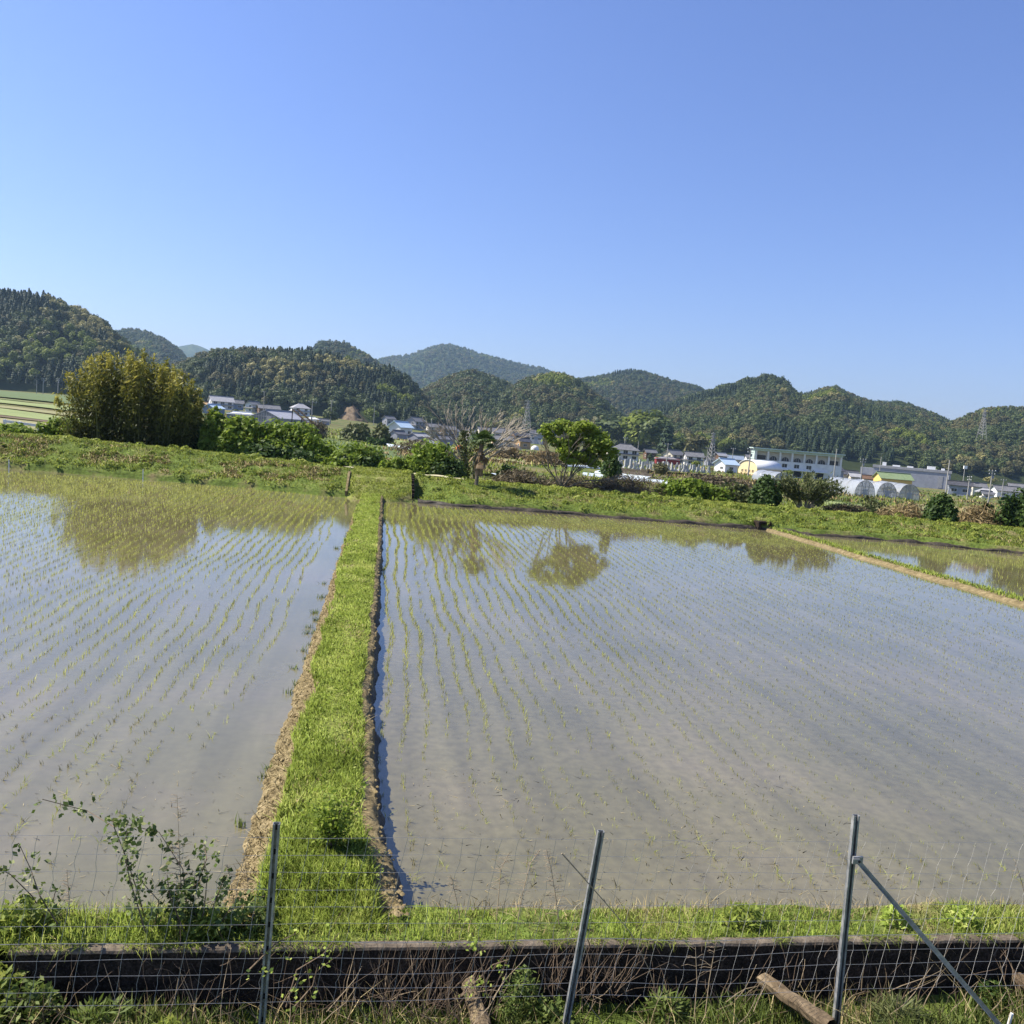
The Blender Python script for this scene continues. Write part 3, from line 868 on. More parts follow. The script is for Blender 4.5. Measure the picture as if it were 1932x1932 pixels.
WL = {'left': 'dark cedars and golden trees covering the tall left hill', 'middle': 'mixed woodland covering the hill behind the left houses', 'round': 'woodland covering the low round hill in the middle',
      'dome': 'woodland covering the dome shaped hill right of the pylon', 'back': 'bluish woodland on the ridge behind the dome hill', 'right': 'woodland covering the long hill behind the white school',
      'corner': 'woodland covering the hill with a pylon at the right edge', 'ridge': 'bluish woodland on the ridge between the two left hills', 'behind': 'woodland on the ridge peeping over the middle hill', 'mountain': 'bluish woodland covering the far mountain in the centre'}
for hk, ts in TREES.items():
    ts = [t for t in ts if t not in single]
    if not ts: continue
    me = bpy.data.meshes.new('woodland'); me.vertices.add(len(ts))
    me.vertices.foreach_set('co', np.array([(t[0], t[1], t[2] - .5) for t in ts], np.float32).ravel())
    n = len(ts)
    a = me.attributes.new('kind', 'INT', 'POINT'); a.data.foreach_set('value', np.array([t[3] for t in ts], np.int32))
    s = rng.uniform(.50, .95, n); sv = np.stack([s, s, s * rng.uniform(.85, 1.15, n)], 1) * (1.0 if hk in ('left', 'middle') else 1.7 if hk == 'mountain' else 1.1)
    a = me.attributes.new('scl', 'FLOAT_VECTOR', 'POINT'); a.data.foreach_set('vector', sv.astype(np.float32).ravel())
    rv = np.zeros((n, 3)); rv[:, 2] = rng.uniform(0, 6.28, n)
    a = me.attributes.new('rot', 'FLOAT_VECTOR', 'POINT'); a.data.foreach_set('vector', rv.astype(np.float32).ravel())
    o = link('woodland', me); md = o.modifiers.new('scatter', 'NODES'); md.node_group = ng
    tag(o, WL[hk], None, None, 'stuff')
print('trees', {k: len(v) for k, v in TREES.items()})

# ================================================================== VILLAGE AND FARMLAND
def base_at(px, py):
    D = hit(px, py); p = at_d(px, py, D)
    return Vector((p.x, p.y, terr_xy(p.x, p.y))), D


def field(pxs, D0, D1, mt, dz=.10, slope=0.0):
    """crop field lying on the valley floor; slope lets its far and near edges run obliquely"""
    uu = [ray0(p, hor(p)) for p in pxs]; u0, u1 = uu[0][0] / uu[0][1], uu[1][0] / uu[1][1]

    def f(u, t):
        k = (u - u0) / (u1 - u0)
        D = D0 + (D1 - D0) * t + slope * k
        a = u * D; x, y = CF * a + SF * D, -SF * a + CF * D
        return (x, y, terr(u, D) + dz + .12 * noise.noise(Vector((a * .12, D * .12, 0))))
    struct(grid('field', np.linspace(u0, u1, 14), np.linspace(0, 1, 7), f, mt))


# stepped fields at the left
field((-260, 200), 52, 70, M['fieldt']); field((-260, 200), 72, 76, M['fielde'], .16); field((-200, 260), 77, 100, M['fieldg'], .14)
field((-260, 200), 106, 118, M['fieldt'], .12); field((-260, 200), 132, 165, M['fieldg'], .2); field((-260, 200), 172, 178, M['fieldt'], .2); field((-300, 240), 200, 420, M['fieldd'], .3)
# fields in the middle and at the right
field((920, 1060), 135, 175, M['fieldt'], .2); field((560, 760), 95, 150, M['fieldd'], .15); field((640, 860), 165, 230, M['fieldg'], .2)
field((1540, 1760), 62, 70, M['fieldg'], .12); field((1540, 1780), 72, 80, M['fieldt'], .12); field((1560, 1760), 82, 85, M['fielde'], .16); field((1540, 1840), 87, 112, M['fieldg'], .15); field((1740, 2000), 120, 150, M['fieldt'], .15)

# white row covers
def row_cover(pa, pb, w, label):
    (ax, ay), (bx, by) = pa, pb
    A, B = base_at(ax, ay)[0], base_at(bx, by)[0]
    b = MB(); d = (B - A); n = max(2, int(d.length / 3)); sd = Vector((-d.y, d.x, 0)).normalized()
    prof = [(-.5, .0), (-.42, .22), (0, .38), (.42, .22), (.5, 0)]
    V = []
    for i in range(n + 1):
        p = A + d * (i / n); p.z = terr_xy(p.x, p.y)
        for q, z in prof:
            V.append(p + sd * q * w + Vector((0, 0, z * (.9 + .2 * rng.random()) + .05)))
    m = len(prof)
    b.add(V, [(i * m + k, i * m + k + 1, (i + 1) * m + k + 1, (i + 1) * m + k) for i in range(n) for k in range(m - 1)])
    tag(b.build('row_cover', M['mulch'], smooth=True), label, 'row cover', 'white row covers on the vegetable fields')


row_cover((725, 840), (800, 852), 2.6, 'long pale row cover behind the vine bushes left of the bare tree')
row_cover((925, 903), (995, 906), 2.2, 'short pale row cover just right of the palm trunk')
row_cover((1015, 864), (1070, 873), 2.8, 'farthest pale row cover, left of the fresh green tree')
row_cover((1030, 877), (1150, 886), 2.4, 'pale row cover crossing behind the trunk of the fresh green tree')
row_cover((1130, 893), (1230, 905), 2.6, 'pale row cover below the grave terraces, upper one')
row_cover((1100, 897), (1290, 917), 2.4, 'pale row cover nearest the scrub below the grave terraces')


def window(b, parent, c, w, h, axis, sgn, frame=M['white'], sub=True):
    """window standing 4 cm proud of a wall; axis is the wall's normal ('x' or 'y')"""
    m = MB(); t = .08
    d = (lambda u, z, uu, zz: ((c[0] + u, c[1], c[2] + z), (uu, t, zz))) if axis == 'y' else (lambda u, z, uu, zz: ((c[0], c[1] + u, c[2] + z), (t, uu, zz)))
    f = .09
    for u, z, uu, zz in ((-w / 2, 0, f, h), (w / 2, 0, f, h), (0, h / 2, w + f, f), (0, -h / 2, w + f, f), (0, 0, f * .7, h)):
        m.box(*d(u, z, uu, zz))
    fr = m.build('window', frame, parent)
    g = MB(); g.box(*d(0, 0, w, h)); o = g.build('pane', M['glass'], fr)
    sc = .6
    for v in o.data.vertices:
        if axis == 'y': v.co.y = c[1] + (v.co.y - c[1]) * sc
        else: v.co.x = c[0] + (v.co.x - c[0]) * sc
    return fr


def gable_roof(parent, w, d, z0, rise, ov, mt, name='roof', th=.16):
    """ridge along x"""
    b = MB(); hw = w / 2 + ov; hd = d / 2 + ov; zo = z0 - ov * rise / (d / 2)
    for s in (-1, 1):
        b.add([(-hw, s * hd, zo), (hw, s * hd, zo), (hw, 0, z0 + rise), (-hw, 0, z0 + rise),
               (-hw, s * hd, zo + th), (hw, s * hd, zo + th), (hw, 0, z0 + rise + th), (-hw, 0, z0 + rise + th)],
              [(0, 1, 2, 3), (4, 5, 6, 7), (0, 1, 5, 4), (1, 2, 6, 5), (0, 3, 7, 4)])
    o = b.build(name, mt, parent)
    r = MB(); r.box((0, 0, z0 + rise + th + .08), (w + 2 * ov + .1, .4, .28)); r.build('ridge_cap', mt, o)
    return o


def hip_roof(parent, w, d, z0, rise, ov, mt, name='roof', top=.45):
    hw, hd = w / 2 + ov, d / 2 + ov; zo = z0 - .25; r = max(w / 2 - d / 2, w * top * .5 * .5)
    b = MB()
    b.add([(-hw, -hd, zo), (hw, -hd, zo), (hw, hd, zo), (-hw, hd, zo), (-r, 0, z0 + rise), (r, 0, z0 + rise),
           (-hw, -hd, zo - .15), (hw, -hd, zo - .15), (hw, hd, zo - .15), (-hw, hd, zo - .15)],
          [(0, 1, 5, 4), (1, 2, 5), (2, 3, 4, 5), (3, 0, 4), (6, 7, 8, 9), (0, 1, 7, 6), (1, 2, 8, 7), (2, 3, 9, 8), (3, 0, 6, 9)])
    o = b.build(name, mt, parent)
    c = MB(); c.box((0, 0, z0 + rise + .1), (2 * r + .5, .4, .3)); c.build('ridge_cap', mt, o)
    return o


def house(label, x0, x1, yt, yb, rot=20, kind='gable', wall='white', roof='tile', two=False, ratio=.7, shed=False, gcol=None, win=True, name='house', cat='house', group=None, rise_f=.34):
    m = (x0 + x1) / 2; loc, D = base_at(m, yb)
    app = (x1 - x0) * D / F; top = max(2.2, (yb - yt) * D / F)
    r = -math.radians(rot); w = app / (abs(math.cos(r)) + ratio * abs(math.sin(r))) * .94; d = w * ratio
    rise = min(d / 2 * .62, top * rise_f); eave = top - rise - .2
    az = math.atan2(loc.x, loc.y)
    t = thing(name, label, cat, loc, -az - r, group)
    # local -y looks at the viewer; ridge along x
    b = MB()
    if kind == 'gable': b.prism([(-d / 2, -.6), (d / 2, -.6), (d / 2, eave), (0, eave + rise), (-d / 2, eave)], -w / 2, w / 2, 'x')
    else: b.box((0, 0, (eave - .6) / 2), (w, d, eave + .6))
    b.build('wall', M[wall], t)
    ov = .25 if shed else .6
    if kind == 'gable': gable_roof(t, w, d, eave, rise, ov, M[roof])
    else: hip_roof(t, w, d, eave, rise, ov, M[roof])
    if two:
        z = eave * .52; p = MB(); e = .95
        P = [(-w / 2, -d / 2), (w / 2, -d / 2), (w / 2, d / 2), (-w / 2, d / 2)]
        V = [(x, y, z + .45) for x, y in P] + [(x + math.copysign(e, x), y + math.copysign(e, y), z) for x, y in P]
        p.add(V, [(i, (i + 1) % 4, (i + 1) % 4 + 4, i + 4) for i in range(4)] + [(4, 5, 6, 7)])
        p.build('lower_roof', M[roof], t)
    if win:
        rows = [eave * .76, eave * .28] if two else [eave * .5]
        for z in rows:
            nw = max(1, int(w / 3.2))
            for i in range(nw):
                window(None, t, (-w / 2 + (i + .5) * w / nw, -d / 2, z), min(1.7, w / nw * .55), min(1.2, eave * .3), 'y', -1)
            for s in (-1, 1):
                window(None, t, (s * w / 2, -d * .18, z), min(1.4, d * .25), min(1.1, eave * .28), 'x', s)
    return t


house('broad two storey house with grey tiles, behind the bamboo side of the village', 393, 440, 748, 772, 12, 'gable', 'white', 'tilelt', True)
house('grey roofed wing with pale gable joined beside the broad two storey house', 428, 459, 754, 773, 8, 'gable', 'bluegrey', 'tile', False)
house('blue grey gabled shed nearest the bamboo clump', 382, 424, 763, 781, 55, 'gable', 'bluegrey', 'bluer', shed=True, win=False, name='shed', cat='shed')
house('low tan roofed hut peeping out left of the blue grey shed', 364, 392, 758, 770, 10, 'gable', 'tan', 'tan', shed=True, win=False, name='hut', cat='hut')
house('long low shed with flat white roof and brown end above the bright bush', 428, 484, 777, 793, -8, 'hip', 'bluegrey', 'whitepaint', shed=True, ratio=.4, name='shed', cat='shed', rise_f=.12)
house('small two storey house with dark gable in front of the wood', 462, 492, 757, 778, 50, 'gable', 'white', 'tile', True)
house('single storey house with long grey roof behind the glasshouse', 484, 528, 764, 782, 10, 'gable', 'brownw', 'tile')
house('hip roofed white two storey house right behind the glasshouse ridge', 547, 585, 761, 784, 15, 'hip', 'whitepaint', 'tilelt', True, ratio=.8)
house('low white roofed building beside the pole right of the glasshouse', 572, 606, 787, 800, -10, 'hip', 'whitepaint', 'whitepaint', shed=True, rise_f=.15)
house('small grey shrine hall on the slope above the bare earth slip', 644, 662, 743, 757, 40, 'gable', 'greywall', 'tile', name='shrine', cat='shrine')
house('second small pale hut beside the shrine hall on the slope', 660, 674, 741, 752, 10, 'gable', 'greywall', 'tilelt', win=False, name='hut', cat='hut')
house('narrow dark grey house left above the white barn', 720, 746, 785, 803, 40, 'gable', 'greywall', 'tile')
house('white two storey barn with pale blue roof and dark windows', 731, 778, 795, 826, 52, 'gable', 'white', 'bluer', ratio=.8, name='barn', cat='barn')
house('wide grey gabled farmhouse behind the white barn', 764, 803, 787, 811, 55, 'gable', 'greywall', 'tile', True)
house('leftmost of three low grey sheds below the white barn', 733, 768, 812, 829, 50, 'gable', 'greywall', 'tile', shed=True, win=False, name='shed', cat='shed')
house('middle one of three low grey sheds below the white barn', 767, 812, 817, 833, 50, 'gable', 'greywall', 'tilelt', shed=True, win=False, name='shed', cat='shed')
house('rightmost of three low grey sheds, behind the bare tree', 808, 857, 821, 839, 50, 'gable', 'greywall', 'tile', shed=True, win=False, name='shed', cat='shed')
house('grey tiled farmhouse with white strip behind the yellow green tree', 802, 832, 799, 822, 15, 'gable', 'cream', 'tile', True)
house('grey tiled farmhouse left behind the bare tree branches', 828, 860, 803, 828, 20, 'gable', 'brownw', 'tile', True)
house('pale walled house seen between the bare tree and the palm', 876, 897, 810, 833, 20, 'gable', 'white', 'tile')
house('long grey tiled house right of the palm crown', 925, 964, 808, 838, 8, 'gable', 'cream', 'tile', True)
house('long lower grey house in front of the tiled house right of the palm', 926, 968, 822, 841, 4, 'gable', 'tan', 'tile')
house('dark tiled house in the middle of the roofs right of the palm', 960, 998, 815, 838, 30, 'gable', 'brownw', 'tiledk')
house('tan walled house with dark tiled roof at the field edge', 970, 1001, 826, 847, 35, 'gable', 'tan', 'tiledk')
house('grey roof partly hidden by the fresh green tree', 998, 1030, 812, 838, -20, 'gable', 'greywall', 'tile')
house('temple like house with heavy grey tiled roof right of the fresh green tree', 1150, 1205, 837, 868, 6, 'hip', 'white', 'tile', True, ratio=.62)
house('small grey roofed annex left of the temple like house', 1143, 1164, 843, 864, 10, 'gable', 'cream', 'tile')
house('two storey house with a pale front gable behind the red shed', 1249, 1290, 849, 873, 50, 'gable', 'cream', 'tile', True)
house('dark red sheeted shed with pale flat roof above the graves', 1233, 1283, 862, 877, 10, 'hip', 'red', 'tilelt', shed=True, ratio=.5, win=False, name='shed', cat='shed', rise_f=.1)
house('grey tiled house with white end gable right of the red shed', 1288, 1326, 853, 877, 14, 'gable', 'white', 'tile', True)
house('dark red brown house with pale sloping roof beside the slim pylon', 1344, 1371, 854, 877, 45, 'gable', 'brownw', 'tilelt')
house('low house with broad blue grey roof between the brown house and vaulted hall', 1360, 1402, 859, 877, 8, 'gable', 'cream', 'bluegrey')
house('white house with pale blue roof in front of the yellow vaulted hall', 1346, 1391, 865, 891, 48, 'gable', 'whitepaint', 'bluer', ratio=.8)
house('small gabled hut between the slim pylon and the graves', 1327, 1347, 862, 878, 45, 'gable', 'greywall', 'tile', win=False, name='hut', cat='hut')
house('dark roofed house at the right end of the school', 1545, 1590, 878, 903, 40, 'gable', 'greywall', 'tiledk', name='house')
house('low dark roofed house right below the school end', 1570, 1618, 887, 905, 12, 'gable', 'cream', 'tiledk')
house('yellow shed with green sheet roof behind the tunnel greenhouses', 1647, 1718, 892, 920, 28, 'gable', 'yellow', 'greenr', ratio=.5, win=False, name='shed', cat='shed')
house('low reddish roofed house left of the yellow shed', 1626, 1652, 897, 914, 10, 'gable', 'cream', 'brownw')
house('long dark roofed shed with pale green wall right of the warehouse', 1788, 1829, 908, 935, 4, 'gable', 'greywall', 'tiledk', ratio=.45, name='shed', cat='shed')
house('cream house with grey roof right of the long dark shed', 1829, 1857, 911, 936, 20, 'gable', 'cream', 'tile')
house('white gabled house with broad grey roof at the right edge', 1868, 1924, 917, 939, 25, 'gable', 'whitepaint', 'tile')
house('low house with pale hipped roof below the right hand poles', 1842, 1874, 920, 938, 10, 'hip', 'cream', 'tilelt')
house('grey roofed house farthest right in the village', 1900, 1945, 913, 930, 12, 'gable', 'cream', 'tile')
house('grey roofed cottage under the dark hill at the far left', 118, 150, 727, 738, 10, 'gable', 'cream', 'tile', win=False)
house('tiny grey hut at the hill foot left of the three poles', 60, 80, 731, 737, 10, 'gable', 'greywall', 'tile', win=False, name='hut', cat='hut')

house('little grey roof between the farmhouses and the pale walled house', 840, 866, 808, 824, 30, 'gable', 'greywall', 'tile', win=False)
house('small tiled house above the low silver tunnel cover', 898, 924, 806, 826, 18, 'gable', 'cream', 'tile')
house('small brown house with grey roof right of the bright grove', 1212, 1238, 848, 867, 25, 'gable', 'brownw', 'tile')
house('small tiled house squeezed between the school and vaulted hall', 1404, 1428, 858, 872, 15, 'gable', 'white', 'tile', win=False)
house('low grey roofed shed right of the low white roofed building', 598, 622, 790, 801, 12, 'gable', 'greywall', 'tile', shed=True, win=False, name='shed', cat='shed')
house('pale roofed house in front of the dark houses at the school end', 1600, 1632, 893, 908, 15, 'gable', 'cream', 'tilelt')
house('small tiled house at the lower right of the village', 1848, 1870, 926, 941, 35, 'gable', 'white', 'tile')
house('long low tiled house behind the tan walled house', 985, 1020, 818, 834, 10, 'gable', 'cream', 'tile')
# glasshouse
loc, D = base_at(524, 806)
gh = thing('glasshouse', 'grey gabled glasshouse behind the bright bushes', 'greenhouse', loc, -math.atan2(loc.x, loc.y) + math.radians(56))
gw, gd, ge, gr = 11.0, 8.6, 2.2, 1.7     # ridge along x
b = MB(); b.prism([(-gd / 2, -.4), (gd / 2, -.4), (gd / 2, ge), (0, ge + gr), (-gd / 2, ge)], -gw / 2, gw / 2, 'x'); b.build('glazing', mat('dusty_glass', [(.13, .15, .17), (.22, .24, .26)], .8, .2, spec=.5), gh)
gable_roof(gh, gw, gd, ge, gr, .1, M['greywall'])
for i in range(12):
    y = -gd / 2 + .3 + i * (gd - .6) / 11; zt = ge + gr * (1 - abs(y) / (gd / 2))
    for s in (-1, 1):
        c = MB(); c.box((s * (gw / 2 + .03), y, zt / 2), (.07, .1, zt)); c.build('glazing_bar', M['tilelt'], gh)
for z in (1.2, 2.5):
    c = MB(); c.box((-gw / 2 - .05, 0, z), (.06, gd - .5, .1)); c.build('rail', M['tilelt'], gh)
c = MB(); c.box((-gw / 2 - .08, -1.2, 2.0), (.06, 1.3, 1.3)); c.build('vent', M['tilelt'], gh)

# long dark rail sloping down over the glasshouse side
A, B = at_d(552, 772, 200), at_d(588, 806, 185)
b = MB()
for o in (0, 1.3):
    b.bar(A + Vector((o, o * .3, 0)), B + Vector((o, o * .3, 0)), .28, .28)
for i in range(9):
    p = A.lerp(B, i / 8); b.bar(p, p + Vector((1.3, .4, 0)), .12, .12)
for i in (0, 4, 8):
    p = A.lerp(B, i / 8); b.bar(p, (p.x, p.y, terr_xy(p.x, p.y) - .2), .2, .2)
tag(b.build('conveyor_frame', M['mossy']), 'dark sloping rail frame beside the glasshouse', 'frame')

# tunnel greenhouses
def tunnel(label, px0, px1, yt, yb, length, rot, film='poly', group=None):
    m = (px0 + px1) / 2; loc, D = base_at(m, yb)
    w = (px1 - px0) * D / F; h = (yb - yt) * D / F
    t = thing('tunnel_greenhouse', label, 'greenhouse', loc, -math.atan2(loc.x, loc.y) - math.radians(rot), group)
    n = 14
    prof = [(-w / 2 * math.cos(math.pi * i / n) * (1 if 1 < i < n - 1 else 1), h * math.sin(math.pi * i / n) ** .75) for i in range(n + 1)]
    b = MB()
    ys = np.linspace(0, length, 8)
    V = [(x, y, z) for y in ys for x, z in prof]
    k = n + 1
    b.add(V, [(j * k + i, j * k + i + 1, (j + 1) * k + i + 1, (j + 1) * k + i) for j in range(7) for i in range(n)])
    b.build('film', M[film], t, smooth=True)
    e = MB(); e.add([(x * .985, .05, z * .985) for x, z in prof], [tuple(range(k))]); e.build('end_wall', M['haze_film'], t)
    e = MB(); e.add([(x * .985, length - .05, z * .985) for x, z in prof], [tuple(range(k))]); e.build('end_wall', M['haze_film'], t)
    for y in np.linspace(0, length, max(3, int(length / 2.5))):
        c = MB(); c.tube([(x * 1.01, y, z * 1.01) for x, z in prof], .05, 4); c.build('hoop', M['steel'], t)
    for x in (-w * .18, w * .18, 0):
        zt = h * max(.1, 1 - (2 * x / w) ** 2) ** .42 * .97
        c = MB(); c.box((x, -.04, zt / 2), (.08, .06, zt)); c.build('end_post', M['steel'], t)
    for z in (h * .38, h * .62):
        c = MB(); wz = w * math.sqrt(max(.05, 1 - (z / h) ** 2.6)); c.box((0, -.06, z), (wz * .96, .05, .08)); c.build('end_rail', M['steel'], t)
    c = MB(); c.box((0, -.09, h * .24), (w * .26, .05, h * .46)); c.build('door', M['poly'], t)
    return t


tunnel('left one of three hooped film greenhouses in front of the yellow shed', 1610, 1651, 907, 937, 11, -32)
tunnel('middle one of three hooped film greenhouses in front of the yellow shed', 1652, 1692, 911, 939, 11, -32)
tunnel('right one of three hooped film greenhouses in front of the yellow shed', 1693, 1735, 914, 943, 11, -32)
tunnel('clear hooped greenhouse behind the olive spreading bush', 1456, 1500, 892, 914, 11, -25)
tunnel('low silver tunnel cover in front of the tiled houses', 926, 984, 836, 847, 3, 0)
loc, D = base_at(1009, 849)
b = MB()
for j in range(7):
    for i in range(10):
        a, e = 2 * math.pi * i / 10, math.pi / 2 * j / 6
        b.V.append((1.75 * math.cos(a) * math.cos(e) * (1 + .06 * math.sin(3 * a)), 1.4 * math.sin(a) * math.cos(e), 1.9 * math.sin(e) ** .8))
for j in range(6):
    for i in range(10): b.F.append((j * 10 + i, j * 10 + (i + 1) % 10, (j + 1) * 10 + (i + 1) % 10, (j + 1) * 10 + i)); b.M.append(0)
tag(b.build('covered_pile', M['whitepaint'], None, loc, smooth=True), 'white sheeted pile beside the tan walled house', 'pile')
loc, D = base_at(868, 851)
b = MB(); b.prism([(-1, 0), (1, 0), (.8, .9), (0, 1.3), (-.8, .9)], -.8, .8, 'y'); tag(b.build('tarpaulin_pile', M['orange'], None, loc), 'small orange sheeted pile left of the palm', 'pile')

# school with arched openings
loc, D = base_at(1455, 897)
w, d = 28.6, 9.0
hs = (H - loc.z) + .1
sc = thing('school', 'long white three level school with dark arches and pale green roof edge', 'school', loc + Vector((9.5, 2.5, 0)), -math.atan2(loc.x, loc.y) + math.radians(9))
b = MB(); b.box((0, 0, hs * .29), (w, d, hs * .58)); b.build('wall', M['white'], sc)
b = MB(); b.box((0, .8, hs * .77), (w - .4, d - 1.7, hs * .38)); b.build('upper_wall', M['cream'], sc)
b = MB(); b.box((-.2, -.2, hs + .12), (w + 1.6, d + 1.6, .34)); b.build('roof', M['teal'], sc)
b = MB(); b.box((0, -d / 2 + .12, hs - .42), (w, .2, .75)); b.build('fascia', M['teal'], sc)
b = MB(); b.box((-w / 2 + .02, 0, hs * .79), (.5, d - .2, hs * .42)); b.build('end_wall', M['teal'], sc)
nb = 7
for i in range(nb + 1):
    x = -w / 2 + .35 + i * (w - .7) / nb
    c = MB(); c.box((x, -d / 2 + .25, hs * .79 - .2), (.55, .4, hs * .42 - .42)); c.build('column', M['white'], sc)
for i in range(nb):
    x = -w / 2 + .35 + (i + .5) * (w - .7) / nb
    z0 = hs * .585
    if 0 < i < nb - 1:
        R_ = 1.15; pts = [(x - R_, z0)] + [(x - R_ * math.cos(k * math.pi / 10), z0 + .25 + R_ * math.sin(k * math.pi / 10)) for k in range(11)] + [(x + R_, z0)]
        c = MB(); c.prism(pts, -d / 2 + 1.55, -d / 2 + 1.75, 'y'); fr = c.build('arched_opening', M['glass'], sc)
        for q in (-.38, .38):
            g = MB(); g.box((x + q, -d / 2 + 1.5, z0 + .6), (.06, .06, 1.2)); g.build('glazing_bar', M['white'], fr)
    else:
        c = MB(); c.box((x, -d / 2 + 1.6, z0 + .75), (2.8, .12, 1.4)); c.build('opening', M['glass'], sc)
    if 0 < i < 5: window(None, sc, (x - .3, -d / 2, hs * .42), 1.7, 1.3, 'y', -1)
c = MB(); c.box((0, -d / 2 - .5, hs * .27), (w * .7, 1.0, .2)); c.build('canopy', M['whitepaint'], sc)
for i in range(5):
    c = MB(); c.box((-7 + i * 3.6, -d / 2, hs * .13), (2.6, .12, hs * .22)); c.build('opening', M['dark'], sc)

# vaulted halls
def vault(label, px0, px1, yt, yb, rot, length, wall, dz=0):
    m = (px0 + px1) / 2; loc, D = base_at(m, yb)
    w = (px1 - px0) * D / F; h = (yb - yt) * D / F
    t = thing('vaulted_hall', label, 'hall', loc, -math.atan2(loc.x, loc.y) - math.radians(rot))
    n = 12; prof = [(-w / 2, 0)] + [(-w / 2 * math.cos(math.pi * i / n), h * .42 + h * .58 * math.sin(math.pi * i / n)) for i in range(n + 1)] + [(w / 2, 0)]
    b = MB(); b.prism([(x * .97, z * .97 - (.5 if z == 0 else 0)) for x, z in prof], 0, length, 'y'); b.build('wall', M[wall], t)
    k = n + 1; V = [(x, y, z) for y in (-.25, length + .2) for x, z in prof[1:-1]]
    b = MB(); b.add(V, [(i, i + 1, k + i + 1, k + i) for i in range(n)]); o = b.build('roof', M['whitepaint'], t, smooth=True)
    so = o.modifiers.new('thickness', 'SOLIDIFY'); so.thickness = .15; so.offset = 1
    for i in range(4):
        window(None, t, (-w * .27 + i * w * .18, -.03, h * .27), w * .09, h * .16, 'y', -1, M['paleyel'])
    for i in range(3):
        window(None, t, (w * .487, length * (.2 + .3 * i), h * .2), length * .14, h * .2, 'x', 1)
    return t


vault('pale yellow vaulted hall with round white roof beside the school', 1387, 1432, 868, 895, 38, 12, 'paleyel')
vault('low white vaulted building in front of the right half of the school', 1508, 1545, 876, 899, 20, 6, 'whitepaint')

# warehouse
loc, D = base_at(1716, 917)
w = 133 * D / F; hw_ = 33 * D / F
wh = thing('warehouse', 'wide grey flat roofed warehouse behind the yellow shed', 'warehouse', loc, -math.atan2(loc.x, loc.y) + math.radians(2))
b = MB(); b.box((0, 3, hw_ / 2 - .3), (w, 8, hw_ + .6)); b.build('wall', M['greywall'], wh)
b = MB(); b.box((0, 3, hw_ - .25), (w + .5, 8.5, 1.1)); b.build('parapet', M['tilelt'], wh)
for x, ww, hh in ((-w * .36, 1.6, 1.5), (-w * .2, 3, .6), (-w * .02, 2.4, .6), (w * .25, 3.2, 1.3), (w * .4, 1.2, .8)):
    b = MB(); b.box((x, 2, hw_ + .3 + hh / 2), (ww, 2, hh)); b.build('roof_unit', M['whitepaint'], wh)
b = MB(); b.box((w * .38, -1.05, hw_ * .38), (1.6, .12, hw_ * .66)); b.build('door', M['tilelt'], wh)
b = MB(); b.box((w * .47, -1.1, hw_ * .4), (.45, .25, hw_ * .8)); b.build('downpipe', M['white'], wh)
b = MB(); b.box((-w * .56, 5, hw_ * .42), (w * .22, 6, hw_ * .84)); b.build('side_block', M['greywall'], wh)

# graveyard: two low terrace walls and rows of stones
for k, (xa, xb, ya, yb_) in enumerate(((1150, 1222, 889, 897), (1155, 1230, 896, 905))):
    A, B = base_at(xa, ya)[0], base_at(xb, yb_)[0]
    A.z += .0; b = MB(); b.bar(A + Vector((0, 0, .1)), B + Vector((0, 0, .1)), .4, 1.3)
    tag(b.build('terrace_wall', M['conc']), ('upper' if k == 0 else 'lower') + ' concrete terrace wall below the gravestones', 'wall')
A, B = base_at(1222, 893)[0], base_at(1350, 902)[0]
b = MB(); b.bar(A, B, .4, 1.0); tag(b.build('terrace_wall', M['mossy']), 'long dark terrace wall under the right half of the graveyard', 'wall')
gs = []
for v in range(5):
    b = MB(); q = .8 + .1 * v
    b.box((0, 0, .18), (1.0, 1.0, .36)); b.box((0, 0, .5), (.7, .7, .3)); b.box((0, 0, .65 + .5 * q), (.42, .42, 1.0 * q)); b.box((0, 0, .68 + 1.0 * q), (.3, .3, .06))
    gs.append(b.mesh('gravestone', M['stone']))
for r_, (pa, pb, n) in enumerate((((1156, 885), (1345, 893), 24), ((1158, 879), (1345, 889), 22), ((1170, 875), (1310, 884), 16))):
    for i in range(n):
        t = (i + rng.uniform(-.3, .3)) / n
        px = pa[0] + (pb[0] - pa[0]) * t; py = pa[1] + (pb[1] - pa[1]) * t + rng.uniform(-.8, .8)
        p, D = base_at(px, py)
        o = link('gravestone', gs[int(rng.integers(5))], None, p); o.rotation_euler = (0, 0, rng.uniform(-.3, .3)); s = rng.uniform(.75, 1.15); o.scale = (s, s, s)
        rn = ('front', 'middle', 'back')[r_]
        tag(o, f'grey stone grave pillar in the {rn} row below the red shed', 'gravestone', f'gravestones in the {rn} row of the graveyard')

# bare earth slip on the foot of the middle hill
ls = [(640, 764), (664, 762), (690, 797), (660, 803), (628, 797)]


def slip_pt(s, t):
    a = Vector((636, 797)).lerp(Vector((688, 800)), s); b_ = Vector((646, 766)).lerp(Vector((678, 768)), s); q = a.lerp(b_, t)
    ed = abs(2 * s - 1) ** 3; p = at_d(q.x + 5 * nz(s * 3, t * 3, 1, 5), q.y + ed * 4 * t, 514 + 15 * t + 8 * ed); p.z += .9 * nz(p.x, p.z, .5, 2) + .5 * nz(p.x, p.z, 1.3, 5); return p


struct(grid('bare_earth_slope', np.linspace(0, 1, 16), np.linspace(0, 1, 16), slip_pt, M['landslip']))

b = MB(); b.tube([at_d(666, 766, 524), at_d(674, 778, 517), at_d(694, 798, 505)], [.55, .5, .4], 5)
tag(b.build('drain_pipe', M['mossy']), 'dark pipe running down the bare earth slope', 'pipe')

